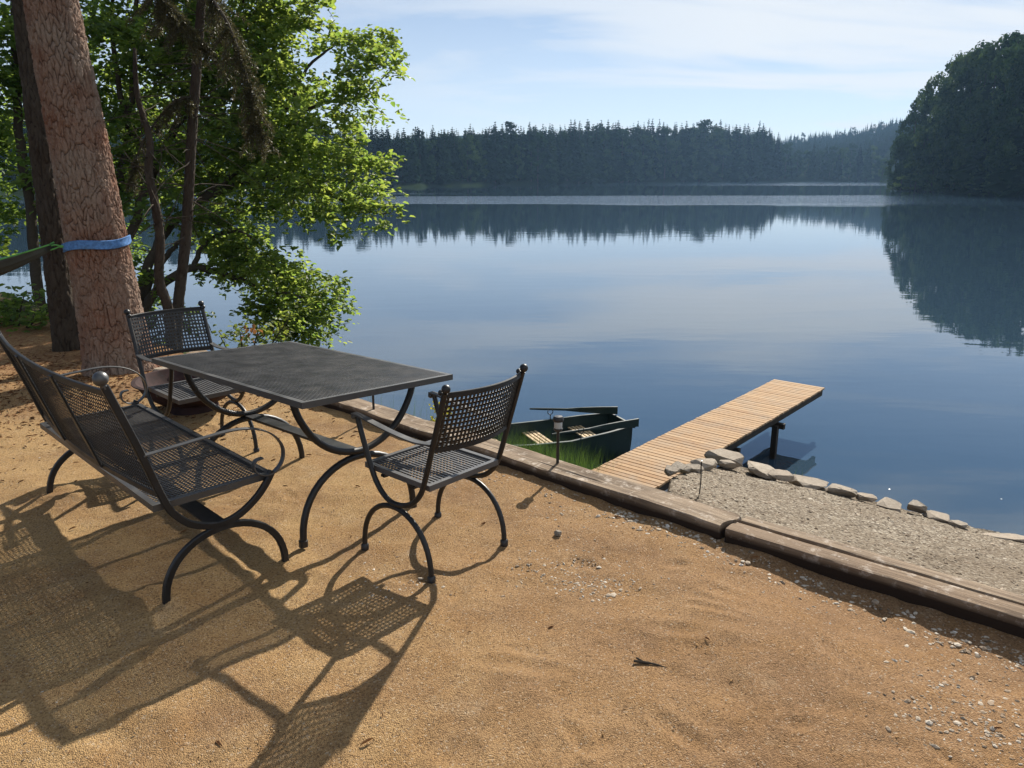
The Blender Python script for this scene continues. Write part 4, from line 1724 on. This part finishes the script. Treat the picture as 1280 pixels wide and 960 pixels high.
bough(sp_root, [(252, -60, 8.75), (262, -10, 8.3), (285, 30, 7.9), (302, 75, 7.7), (316, 125, 7.6), (320, 165, 7.6)], 3, 90, .46)
bough(sp_root, [(251, -90, 8.75), (215, -55, 8.2), (200, -10, 7.9), (225, 20, 7.8), (255, 60, 7.8)], 4, 90, .45)
bough(sp_root, [(243, 120, 8.6), (215, 130, 8.4), (180, 175, 8.3), (160, 230, 8.2)], 5, 26, .28)
mb = MB()
for k, (y0, y1) in enumerate(((120, 300), (0, 200))):
    pth = np.array([p - o0 for p in path])[2:6]
    bare_twigs(mb, cr(pth, 6), 26, .75, 50 + k, .15, .007)
tag(mb.build('dead_branch', M_LIMB, sp_root), kind='stuff')

sl_root = empty('slender_tree', tuple(pix(211, 395, 8.0)), 0, 'thin crooked grey stem with bare twigs, left of the straight spruce', 'tree')
o1 = np.array(sl_root.location)
path1 = [pix(216, 460, 8.0), pix(211, 390, 8.0), pix(199, 350, 8.0), pix(200, 300, 8.0), pix(194, 255, 8.0), pix(186, 215, 8.05), pix(187, 175, 8.1), pix(172, 120, 8.2), pix(168, 60, 8.3)]
v, q, t_ = trunk_geo([p - o1 for p in path1], [.055, .050, .045, .040, .028, .014], 32, 200, (.06, .12), .006, 25, .3)
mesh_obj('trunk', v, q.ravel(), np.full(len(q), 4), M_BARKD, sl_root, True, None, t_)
mb = MB()
pp = cr([p - o1 for p in path1], 6)
bare_twigs(mb, pp[14:], 34, .8, 61, .1, .007)
tag(mb.build('bare_branch', M_LIMB, sl_root), kind='stuff')

# broad leaning alder over the water
al = empty('alder_tree', tuple(pix(168, 410, 11.93)), 0, 'broad green leaning alder with dark limbs over the water, behind the table', 'tree')
oA = np.array(al.location)
oA[2] = bank_at(oA[0], oA[1]) - .1
al.location = oA
mb = MB()
limb(mb, [(150, 560, 11.58), (160, 440, 11.70), (170, 385, 11.93), (200, 300, 12.29), (250, 250, 12.64), (307, 205, 12.87), (350, 150, 12.99), (385, 85, 13.10), (420, 55, 13.22)], [.10, .09, .08, .07, .058, .045, .034, .024, .014], 12)
limb(mb, [(165, 420, 11.70), (195, 365, 11.93), (240, 335, 12.17), (285, 345, 12.29), (330, 360, 12.40), (385, 372, 12.52)], [.08, .07, .06, .045, .03, .015])
limb(mb, [(165, 400, 11.82), (150, 330, 12.05), (172, 270, 12.29), (180, 200, 12.52), (150, 120, 12.75), (140, 20, 12.99), (150, -80, 13.10)], [.085, .075, .068, .06, .045, .03, .02])
limb(mb, [(178, 240, 12.40), (215, 170, 12.87), (262, 90, 13.22), (300, 10, 13.45), (320, -70, 13.57)], [.08, .065, .05, .035, .02])
limb(mb, [(250, 250, 12.64), (330, 222, 12.87), (400, 238, 12.99), (455, 262, 13.10), (490, 268, 13.10)], [.06, .05, .035, .02, .01])
limb(mb, [(307, 205, 12.87), (360, 190, 13.10), (430, 200, 13.22), (480, 208, 13.34)], [.05, .035, .022, .01])
limb(mb, [(350, 150, 12.99), (400, 130, 13.10), (450, 120, 13.22), (485, 90, 13.34)], [.035, .025, .016, .008])
limb(mb, [(240, 335, 12.17), (260, 300, 12.40), (300, 290, 12.64), (340, 320, 12.75)], [.045, .035, .025, .012])
limb(mb, [(172, 385, 11.93), (200, 330, 12.17), (225, 300, 12.05), (235, 270, 11.93)], [.06, .05, .03, .02])
for q in mb.v:
    q -= oA
mb.build('trunk', M_LIMB, al)
bl = [(335, 28, 62), (300, 85, 66), (352, 120, 52), (398, 150, 46), (425, 52, 34), (452, 48, 34), (488, 50, 20), (492, 82, 24), (462, 82, 36), (450, 112, 34), (425, 120, 34), (462, 140, 18), (440, 158, 20),
      (398, 190, 50), (440, 205, 44), (478, 205, 22), (462, 240, 34), (486, 262, 20), (440, 262, 34), (478, 285, 14), (370, 225, 52), (322, 180, 56), (402, 268, 24), (420, 295, 14), (345, 170, 50), (375, 185, 40),
      (300, 310, 42), (330, 335, 44), (368, 348, 42), (398, 366, 36), (424, 382, 20), (385, 398, 34), (345, 382, 44), (405, 410, 26), (300, 345, 26), (270, 305, 36), (370, 415, 30), (420, 352, 18), (340, 415, 26),
      (318, 322, 44), (352, 362, 44), (392, 382, 40), (290, 325, 36), (355, 400, 36), (330, 100, 60), (290, 40, 66), (215, 230, 40), (250, 275, 40), (200, 190, 44), (140, 120, 50), (300, 205, 50), (345, 260, 34), (385, 245, 40), (310, 290, 30),
      (260, 40, 58), (240, 120, 52), (280, 150, 54), (205, 80, 54), (165, 40, 56), (275, 225, 44), (235, 190, 40), (290, 265, 36), (320, 250, 30), (180, 130, 44), (155, 200, 40),
      (300, -40, 70), (240, -50, 70), (360, -30, 50), (170, -40, 60), (330, -110, 60), (240, -130, 70), (395, 5, 22), (375, 30, 26)]
r_ = np.random.default_rng(77)
blobs = []
for x, y, rad in bl:
    D = 12.9 + r_.normal(0, .5)
    c = pix(x, y, D) - oA
    blobs.append((c, rad / 967 * 13.2))
crown, n1 = leaf_blobs(blobs, .090, 1.2, 11, M_LEAF, 'crown', al)

# shaded trees further left
def leafy_tree(label, trunk_px, rads, bl, D0, seed, m, leaf=.085, dens=.9, zbase=-1.0, group=None):
    b = pix(*trunk_px[0])
    root = empty('broadleaf_tree', (b[0], b[1], zbase), 0, label, 'tree', group)
    o_ = np.array(root.location)
    mb = MB()
    limb(mb, trunk_px, rads)
    for q in mb.v:
        q -= o_
    mb.build('trunk', M_LIMB, root)
    r = np.random.default_rng(seed)
    bb = [(pix(x, y, D0 + r.normal(0, .6)) - o_, rad / 967 * D0) for x, y, rad in bl]
    leaf_blobs(bb, leaf, dens, seed, m, 'crown', root)
    return root


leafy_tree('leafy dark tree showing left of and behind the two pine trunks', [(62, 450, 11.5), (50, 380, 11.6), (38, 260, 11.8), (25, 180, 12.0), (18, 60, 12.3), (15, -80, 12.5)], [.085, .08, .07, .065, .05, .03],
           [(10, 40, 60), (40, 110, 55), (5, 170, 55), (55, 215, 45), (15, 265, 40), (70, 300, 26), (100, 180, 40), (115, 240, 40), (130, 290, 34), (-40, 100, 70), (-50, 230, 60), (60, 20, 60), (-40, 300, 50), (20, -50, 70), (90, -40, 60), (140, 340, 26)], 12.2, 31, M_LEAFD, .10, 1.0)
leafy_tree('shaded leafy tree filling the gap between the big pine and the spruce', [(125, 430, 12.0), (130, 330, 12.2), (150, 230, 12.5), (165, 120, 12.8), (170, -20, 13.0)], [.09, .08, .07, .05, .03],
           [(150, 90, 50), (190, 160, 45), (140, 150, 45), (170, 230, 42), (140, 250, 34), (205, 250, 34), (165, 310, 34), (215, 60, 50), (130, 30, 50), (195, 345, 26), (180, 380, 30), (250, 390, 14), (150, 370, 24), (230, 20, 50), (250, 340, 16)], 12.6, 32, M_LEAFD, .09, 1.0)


def shrub(label, bl, D0, seed, m, leaf, dens, name='shrub', cat='shrub', group=None):
    x, y, rad = bl[0]
    b = pix(x, y, D0)
    z = bank_at(b[0], b[1])
    root = empty(name, (b[0], b[1], z), 0, label, cat, group)
    o_ = np.array(root.location)
    r = np.random.default_rng(seed)
    bb = [(pix(x, y, D0 + r.normal(0, .25)) - o_, rad / 967 * D0) for x, y, rad in bl]
    mb = MB()
    for c, rad in bb:
        mb.tube(cr([(r.normal(0, .05), r.normal(0, .05), -.1), c * [.5, .5, .6], c], 5), np.linspace(.016, .005, 11), 6)
    tag(mb.build('stem', M_LIMB, root), kind='stuff')
    leaf_blobs(bb, leaf, dens, seed, m, 'foliage', root)
    return root


shrub('yellow green shrub with a few orange leaves, low behind the far table corner', [(300, 415, 26), (275, 420, 22), (325, 405, 26), (350, 420, 26), (285, 440, 20), (320, 432, 24), (360, 400, 22)], 8.6, 41, M_LEAFY, .06, .75)
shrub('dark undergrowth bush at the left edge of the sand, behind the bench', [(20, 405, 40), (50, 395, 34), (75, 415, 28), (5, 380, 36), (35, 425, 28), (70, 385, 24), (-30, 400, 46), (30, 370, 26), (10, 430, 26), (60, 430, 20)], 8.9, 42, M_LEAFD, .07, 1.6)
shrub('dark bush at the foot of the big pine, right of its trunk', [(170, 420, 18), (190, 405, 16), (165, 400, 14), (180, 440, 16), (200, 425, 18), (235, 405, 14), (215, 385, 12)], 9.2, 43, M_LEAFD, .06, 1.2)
# the orange leaves
r_ = np.random.default_rng(3)
sh = [o for o in bpy.data.objects if o.name.startswith('shrub')][0]
c = pix(318, 416, 8.35)
P_ = c + r_.normal(size=(16, 3)) * [.06, .04, .05] - np.array(sh.location)
v, q, t_ = leaves(P_, r_.normal(size=(16, 3)) + [0, -.6, .6], np.full(16, .06), 4)
tag(mesh_obj('withered_leaf', v, q.ravel(), np.full(len(q), 4), M_LEAFO, sh, True, None, t_), kind='stuff')

# ------------------------------------------------------------------ grass and flower
def blades(name, xyz_, hgt, seed, m=M_GRASS, width=.0055, bend=.35):
    r = np.random.default_rng(seed)
    n = len(xyz_)
    a = r.uniform(0, 6.28, n)
    d = np.stack([np.cos(a), np.sin(a), 0 * a], 1)
    sd = np.stack([-np.sin(a), np.cos(a), 0 * a], 1)
    q = np.linspace(0, 1, 5)
    bd = bend * r.uniform(.3, 1.5, n)
    ctr = xyz_[:, None] + np.array([0, 0, 1.])[None, None] * (hgt[:, None] * (q - .25 * bd[:, None] * q ** 2))[..., None] + d[:, None] * (hgt[:, None] * bd[:, None] * q ** 2)[..., None]
    w_ = width * (1 - q * .92)
    L_, R_ = ctr + sd[:, None] * w_[None, :, None] / 2, ctr - sd[:, None] * w_[None, :, None] / 2
    v = np.stack([L_, R_], 2).reshape(-1, 3)
    o = 10 * np.arange(n)[:, None]
    f = np.concatenate([o + np.array([[2 * k, 2 * k + 1, 2 * k + 3, 2 * k + 2]]) for k in range(4)])
    return tag(mesh_obj(name, v, f.ravel(), np.full(len(f), 4), m, None, True, None, np.repeat(np.clip(r.normal(.5, .25, n), 0, 1), 10)), kind='stuff')


def grass_at(pxs, z_guess, n, spread, h0, h1, seed):
    r = np.random.default_rng(seed)
    out = []
    for x, y, D in pxs:
        c = pix(x, y, D)
        q = c[None, :2] + r.normal(size=(n, 2)) * spread
        out.append(q)
    q = np.concatenate(out)
    z = np.array([bank_at(*p) for p in q])
    return np.column_stack([q, z - .02]), r.uniform(h0, h1, len(q))


# lush tuft on the shore in front of the boat
gp, gh = grass_at([(650, 560, 9.9), (670, 562, 9.8), (690, 566, 9.7), (710, 570, 9.6), (728, 575, 9.5), (640, 552, 10.0), (735, 580, 9.4)], 0, 330, .16, .38, .78, 5)
blades('grass', gp, gh, 6)
# thin grass on the bank just past the edging
tq = rng.uniform(1.6, 4.6, 900)
sq = .24 + np.abs(rng.normal(0, .16, 900))
q = Bm + tq[:, None] * Td + sq[:, None] * Nd
zq = bank_z(tq, sq)
blades('grass', np.column_stack([q, zq]), np.abs(rng.normal(.34, .12, 900)) + .1, 9, M_GRASS, .004, .25)
tq = rng.uniform(1.15, 8.5, 7000)
sq = rng.uniform(.4, 4.5, 7000)
q = Bm + tq[:, None] * Td + sq[:, None] * Nd
blades('grass', np.column_stack([q, bank_z(tq, sq) - .04]), rng.uniform(.10, .28, 7000), 29, M_GRASS, .005, .5)
q_t, q_s = rng.uniform(-3, 1.3, 16), rng.uniform(1.9, 2.2, 16)
q = Bm + q_t[:, None] * Td + q_s[:, None] * Nd
blades('grass', np.column_stack([q, np.full(16, -.48)]), rng.uniform(.05, .14, 16), 10, M_GRASS, .004, .4)

# needle litter under the pines
def m_litter():
    t = NT('needle litter')
    r = t.attr('tint')
    return t.end(t.ramp(r, [(0, (.06, .03, .018)), (.5, (.17, .075, .035)), (1, (.30, .17, .08))]), .9, .1)


M_LITTER = m_litter()
n_ = 5200
sp = np.column_stack([-3.4 + rng.normal(0, 1.15, n_), 6.3 + rng.normal(0, .75, n_)])
ex = np.column_stack([rng.uniform(-3.2, 2, 160), rng.uniform(1.8, 5.5, 160)])[:35]
sp = np.concatenate([sp, ex])
sp = sp[(((sp - Bm) @ Nd) < -.04)]
P3 = np.column_stack([sp, sand_z(sp[:, 0], sp[:, 1]) + .004])
nn = np.tile([0, 0, 1.], (len(P3), 1)) + rng.normal(0, .22, P3.shape)
v, q, t_ = leaves(P3, nn, rng.uniform(.015, .055, len(P3)), 12, .25, .16)
tag(mesh_obj('litter', v, q.ravel(), np.full(len(q), 4), M_LITTER, None, False, None, t_), kind='stuff')

# yellow flowering plant
p = onz(537, 531, .0)
fx = p[:2] + Nd * .12
fz = bank_at(*fx)
fr = empty('flowering_plant', (fx[0], fx[1], fz), 0, 'yellow flowering plant just past the edging, left of the front chair', 'flower')
topz = pix(535, 515, fx[1])[2] - fz
mb = MB()
r_ = np.random.default_rng(8)
heads = []
for k in range(9):
    e = np.array([r_.normal(0, .035), r_.normal(0, .03), topz + r_.normal(0, .035)])
    mb.tube(cr([(0, 0, -.03), e * [.4, .4, .5], e], 4), .0025, 5)
    heads.append(e)
mb.build('stem', M_GRASS, fr)
fr.children[0].data.materials[0] = M_LIMB
P_ = np.concatenate([h + r_.normal(size=(22, 3)) * .016 for h in heads])
v, q, t_ = leaves(P_, r_.normal(size=P_.shape) + [0, -.4, .8], np.full(len(P_), .022), 4)
mesh_obj('blossom', v, q.ravel(), np.full(len(q), 4), M_YEL, fr, True, None, t_)

# ------------------------------------------------------------------ far shores
def conifer_geo(seed, h=1.0):
    """unit-height spruce: drooping sprays in whorls"""
    r = np.random.default_rng(seed)
    V, F, T_ = [], [], []
    n = 0
    layers = 26
    wid = r.uniform(.13, .18)
    for k in range(layers):
        z = .10 + .88 * k / (layers - 1)
        rad = wid * (1 - z) ** .8 * r.uniform(.75, 1.15) + .006
        nb = max(5, int(11 * (1 - z) + 4))
        a0 = r.uniform(0, 6.28)
        for j in range(nb):
            a = a0 + 6.283 * j / nb + r.normal(0, .15)
            rr_ = rad * r.uniform(.6, 1.2)
            dx, dy = math.cos(a), math.sin(a)
            w_ = rr_ * .30 + .006
            zt = z + r.normal(0, .006)
            p0 = (0, 0, zt + rr_ * .15)
            p1 = (dx * rr_ * .6 - dy * w_, dy * rr_ * .6 + dx * w_, zt - rr_ * .15)
            p2 = (dx * rr_, dy * rr_, zt - rr_ * .42)
            p3 = (dx * rr_ * .6 + dy * w_, dy * rr_ * .6 - dx * w_, zt - rr_ * .15)
            p4 = (dx * rr_ * .55, dy * rr_ * .55, zt - rr_ * .75)
            V += [p0, p1, p2, p3, p4]
            F += [(n, n + 1, n + 2, n + 3), (n, n + 4, n + 2, n + 2)]
            T_ += [r.uniform(.2, .8)] * 5
            n += 5
    F = [tuple(dict.fromkeys(f)) for f in F]
    return np.array(V), F, T_


def pine_geo(seed):
    """unit-height broad-topped pine: bare bole, ragged layered crown"""
    r = np.random.default_rng(seed)
    P_ = []
    for k in range(20):
        z = r.uniform(.48, .97)
        a = r.uniform(0, 6.28)
        rd = .15 * (1.15 - z) ** .5 * r.uniform(.3, 1)
        P_.append(np.array([math.cos(a) * rd, math.sin(a) * rd, z]) + r.normal(size=(26, 3)) * [.035, .035, .018])
    P_ = np.concatenate(P_)
    v, q, t_ = leaves(P_, r.normal(size=P_.shape) + [0, 0, .6], r.uniform(.022, .045, len(P_)), seed, .3, .8)
    return v, [tuple(f) for f in q], list(t_)


def decid_geo(seed, n=1500, elong=1.0):
    r = np.random.default_rng(seed)
    P_, N_ = [], []
    nb = 34
    for k in range(nb):
        z = r.uniform(.05, .93)
        env = .25 * math.sin(math.pi * min(1, (z + .06) / 1.04) ** .9) ** .6 / elong
        a = r.uniform(0, 6.28)
        rd = env * r.uniform(.35, 1)
        c = np.array([math.cos(a) * rd, math.sin(a) * rd, z])
        s = r.uniform(.045, .085)
        q = r.normal(size=(n // nb, 3))
        q /= np.linalg.norm(q, axis=1)[:, None]
        P_.append(c + q * s * r.uniform(.6, 1.1, (len(q), 1)) * [1, 1, .75])
        N_.append(q + [0, 0, .35])
    P_ = np.concatenate(P_)
    v, q, t_ = leaves(P_, np.concatenate(N_) + r.normal(0, .35, P_.shape), r.uniform(.016, .034, len(P_)), seed, .3, .9)
    return v, [tuple(f) for f in q], list(t_)


def trunk_unit(rad, top):
    mb = MB()
    mb.tube([(0, 0, -.06), (rad * .2, 0, top * .5), (0, 0, top)], [rad, rad * .7, rad * .2], 7)
    return mb


def far_tree(geo, m, name, seed, trunk_r, trunk_h):
    """prototype at the origin with trunk and crown; returns (root, raw crown geometry)"""
    v, f, t_ = geo
    root = empty(name)
    mb = trunk_unit(trunk_r, trunk_h)
    mb.build('trunk', M_LIMB, root)
    ls = [len(q) for q in f]
    mesh_obj('crown', v, [i for q in f for i in q], ls, m, root, False, None, t_)
    return root


PROTO = []
for k in range(5):
    PROTO.append(('spruce', far_tree(conifer_geo(200 + k), M_CONI, 'conifer_tree', k, .011, .97)))
for k in range(2):
    PROTO.append(('pine', far_tree(pine_geo(230 + k), M_CONI, 'conifer_tree', k, .012, .93)))
DP = []
for k in range(5):
    DP.append(far_tree(decid_geo(260 + k, 2400, [1, 1.15, .95, 1.25, 1.05][k]), M_DECI, 'broadleaf_tree', k, .014, .8))
DL = far_tree(decid_geo(280, 2200, .8), M_DECIL, 'broadleaf_tree', 0, .014, .7)
used = set()


def plant(proto, x, y, h, wscale, label, cat, group, z=None, sink=.0):
    if proto.name in used:
        o = copy_tree(proto)
    else:
        o = proto
        used.add(proto.name)
    zt = float(terr_z(np.array([x]), np.array([y]))[0]) if z is None else z
    o.location = (x, y, zt - sink)
    o.scale = (h * wscale, h * wscale, h)
    o.rotation_euler = (0, 0, random.uniform(0, 6.28))
    return tag(o, label, cat, group)


r_ = np.random.default_rng(19)
# far shore: front rank of trees one by one
TOP_X = [-36, -24, -8, -4, 2, 9, 14, 17.5, 18.4, 19.6, 24.8]
TOP_E = [5.0, 3.9, 3.25, 3.45, 3.62, 3.75, 3.70, 3.45, 2.65, 2.30, 2.25]     # tree-top elevation in degrees seen in the photo


def far_top(th):
    return np.interp(th, TOP_X, TOP_E)


GF = 'trees along the far shore'
n_far = 0
for th_ in np.arange(-31, 25, .255):
    th_ = th_ + r_.normal(0, .05)
    Rs = float(shore(th_)) + r_.uniform(6, 20)
    x, y = Rs * math.sin(R(th_)), Rs * math.cos(R(th_))
    z = float(terr_z(np.array([x]), np.array([y]))[0])
    want = H + Rs * math.tan(R(far_top(th_))) - z
    u = r_.random()
    if th_ > 18.6:
        want *= r_.uniform(.55, 1.0)
        if u < .5:
            plant(DP[r_.integers(0, 5)], x, y, want * .95, r_.uniform(.9, 1.2), 'leafy tree in the far wooded inlet of the lake', 'tree', 'leafy trees in the far inlet', z)
        else:
            plant(PROTO[r_.integers(0, 5)][1], x, y, want, r_.uniform(.9, 1.3), 'dark conifer in the far wooded inlet of the lake', 'tree', 'conifers in the far inlet', z)
    elif u < .3:
        plant(DP[r_.integers(0, 5)], x, y, want * r_.uniform(.5, .92), r_.uniform(.8, 1.2), 'rounded leafy tree low along the far shore under the conifers', 'tree', 'leafy trees along the far shore', z)
    else:
        k = r_.integers(0, 5) if r_.random() < .88 else r_.integers(5, 7)
        plant(PROTO[k][1], x, y, want * r_.uniform(.86, 1.04), r_.uniform(1.05, 1.5) if k < 5 else r_.uniform(1, 1.4), 'dark conifer in the front rank of the wood across the lake', 'tree', 'conifers along the far shore', z)
    n_far += 1

# the wood behind them reads as one mass
CG = [conifer_geo(300 + k) for k in range(5)] + [pine_geo(310 + k) for k in range(2)]


def mass(name, spots, m=M_CONI):
    V, LI, LS, T_ = [], [], [], []
    n = 0
    rr2 = np.random.default_rng(4)
    cache = []
    for v, f, t_ in CG:
        cache.append((v, np.array([i for q in f for i in q]), np.array([len(q) for q in f]), np.array(t_)))
    for x, y, z, h in spots:
        v, li, ls, t_ = cache[rr2.integers(0, 5) if rr2.random() < .9 else rr2.integers(5, 7)]
        a = rr2.uniform(0, 6.28)
        w_ = h * rr2.uniform(.9, 1.3)
        V.append(np.stack([(v[:, 0] * math.cos(a) - v[:, 1] * math.sin(a)) * w_ + x, (v[:, 0] * math.sin(a) + v[:, 1] * math.cos(a)) * w_ + y, v[:, 2] * h + z], 1))
        LI.append(li + n)
        LS.append(ls)
        T_.append(t_)
        n += len(v)
    return tag(mesh_obj(name, np.concatenate(V), np.concatenate(LI), np.concatenate(LS), m, None, False, None, np.concatenate(T_)), kind='stuff')


spots = []
for row in range(4):
    for th_ in np.arange(-33, 18.6, .30):
        th_ = th_ + r_.normal(0, .08)
        Rs = float(shore(th_)) + 24 + row * 11 + r_.uniform(-4, 4)
        x, y = Rs * math.sin(R(th_)), Rs * math.cos(R(th_))
        z = float(terr_z(np.array([x]), np.array([y]))[0])
        h = H + Rs * math.tan(R(far_top(th_))) - z
        spots.append((x, y, z - .5, h * r_.uniform(.74, .97)))
for row in range(5):
    for th_ in np.arange(18.2, 29, .11):
        Rs = 760 + row * 60 + r_.uniform(-20, 20)
        x, y = Rs * math.sin(R(th_)), Rs * math.cos(R(th_))
        z = float(terr_z(np.array([x]), np.array([y]))[0])
        e = np.interp(th_, [18, 20, 22, 24, 25.5], [2.8, 2.85, 3.0, 3.4, 3.75]) * (.72 + .07 * row)
        h = H + Rs * math.tan(R(e)) - z
        spots.append((x, y, z - .5, float(np.clip(h * r_.uniform(.6, 1.0), 8, 24))))
mass('forest', spots)

# right shore: big mixed trees close enough to tell apart
GR = 'trees on the right shore'
rt = [  # photo x of the crown, photo y of the top, metres behind the shore, kind
    (1124, 128, 8, 'd'), (1136, 106, 14, 'd'), (1150, 118, 4, 'd'), (1158, 84, 18, 'd'), (1168, 100, 6, 'd'), (1178, 70, 14, 'd'), (1192, 60, 20, 'd'), (1198, 84, 5, 'd'),
    (1208, 58, 12, 'd'), (1218, 52, 22, 'd'), (1226, 62, 6, 'c'), (1234, 44, 16, 'd'), (1246, 42, 10, 'c'), (1262, 26, 12, 'c'), (1256, 60, 4, 'd'), (1272, 36, 14, 'c'), (1282, 30, 8, 'c'), (1294, 40, 6, 'd'),
    (1300, 20, 16, 'c'), (1316, 30, 8, 'd'), (1330, 22, 14, 'c'), (1345, 30, 8, 'd'), (1362, 15, 12, 'd'), (1118, 150, 3, 'd'), (1140, 150, 2, 'd'), (1212, 110, 2, 'd'), (1240, 100, 2, 'c'), (1270, 95, 3, 'd'), (1185, 120, 2, 'd'), (1290, 90, 2, 'c'), (1143, 98, 20, 'd'), (1163, 90, 10, 'd'), (1173, 84, 22, 'c'), (1186, 66, 9, 'd'), (1203, 54, 24, 'd'), (1214, 62, 8, 'd'), (1239, 56, 5, 'd'), (1254, 40, 20, 'd'), (1268, 44, 6, 'd'), (1279, 34, 18, 'd'), (1131, 122, 10, 'd'), (1154, 108, 7, 'd'), (1126, 165, 2, 'd'), (1160, 140, 2, 'd'), (1200, 135, 2, 'd'), (1228, 140, 2, 'd'), (1255, 120, 2, 'd'), (1283, 120, 2, 'd')]
for x_, y_, back_, kd in rt:
    th_ = math.degrees(math.atan2((x_ - 640) / 967, 1.036))
    Rs = float(shore(max(th_, 25.25))) + back_ + 1
    x, y = Rs * math.sin(R(th_)), Rs * math.cos(R(th_))
    z = float(terr_z(np.array([x]), np.array([y]))[0])
    h = H + Rs * math.tan(math.atan((480 - y_) / 967) - PITCH) / math.cos(R(th_)) * math.cos(R(th_)) - z
    h = (pix(x_, y_ + max(0, 1175 - x_) * .45, y)[2]) - z
    if kd == 'd':
        plant(DP[r_.integers(0, 5)], x, y, h * 1.05, r_.uniform(.62, .85), 'tall leafy tree in the wooded point on the right shore', 'tree', 'leafy trees on the right shore', z, .3)
    else:
        lab = 'tallest dark spruce spire at the right edge, above the wooded point' if (x_, y_) == (1262, 26) else 'tall dark spruce among the leafy trees of the right shore'
        plant(PROTO[r_.integers(0, 5)][1], x, y, h, r_.uniform(1.2, 1.6), lab, 'tree', 'spruces on the right shore', z, .3)
for x_, y_, lab in ((1146, 196, 'pale yellow green bush at the waterline of the right shore'), (1128, 205, 'low bush at the tip of the right shore point'), (1166, 200, 'low dark bush under the right shore trees')) + tuple((x__, 205 + (x__ * 7) % 17, 'low dark bush under the right shore trees') for x__ in range(1180, 1360, 15)):
    th_ = math.degrees(math.atan2((x_ - 640) / 967, 1.036))
    Rs = float(shore(max(th_, 25.25))) - .5
    x, y = Rs * math.sin(R(th_)), Rs * math.cos(R(th_))
    plant(DL if 'pale' in lab else DP[r_.integers(0, 5)], x, y, pix(x_, y_, y)[2] - ZW, 2.0, lab, 'bush', 'dark bushes along the right shore' if 'dark' in lab else None, ZW - .2)
# any prototype left unused
for _, p_ in PROTO + [(0, q) for q in DP] + [(0, DL)]:
    if p_.name not in used:
        for ch in list(p_.children):
            bpy.data.objects.remove(ch)
        bpy.data.objects.remove(p_)
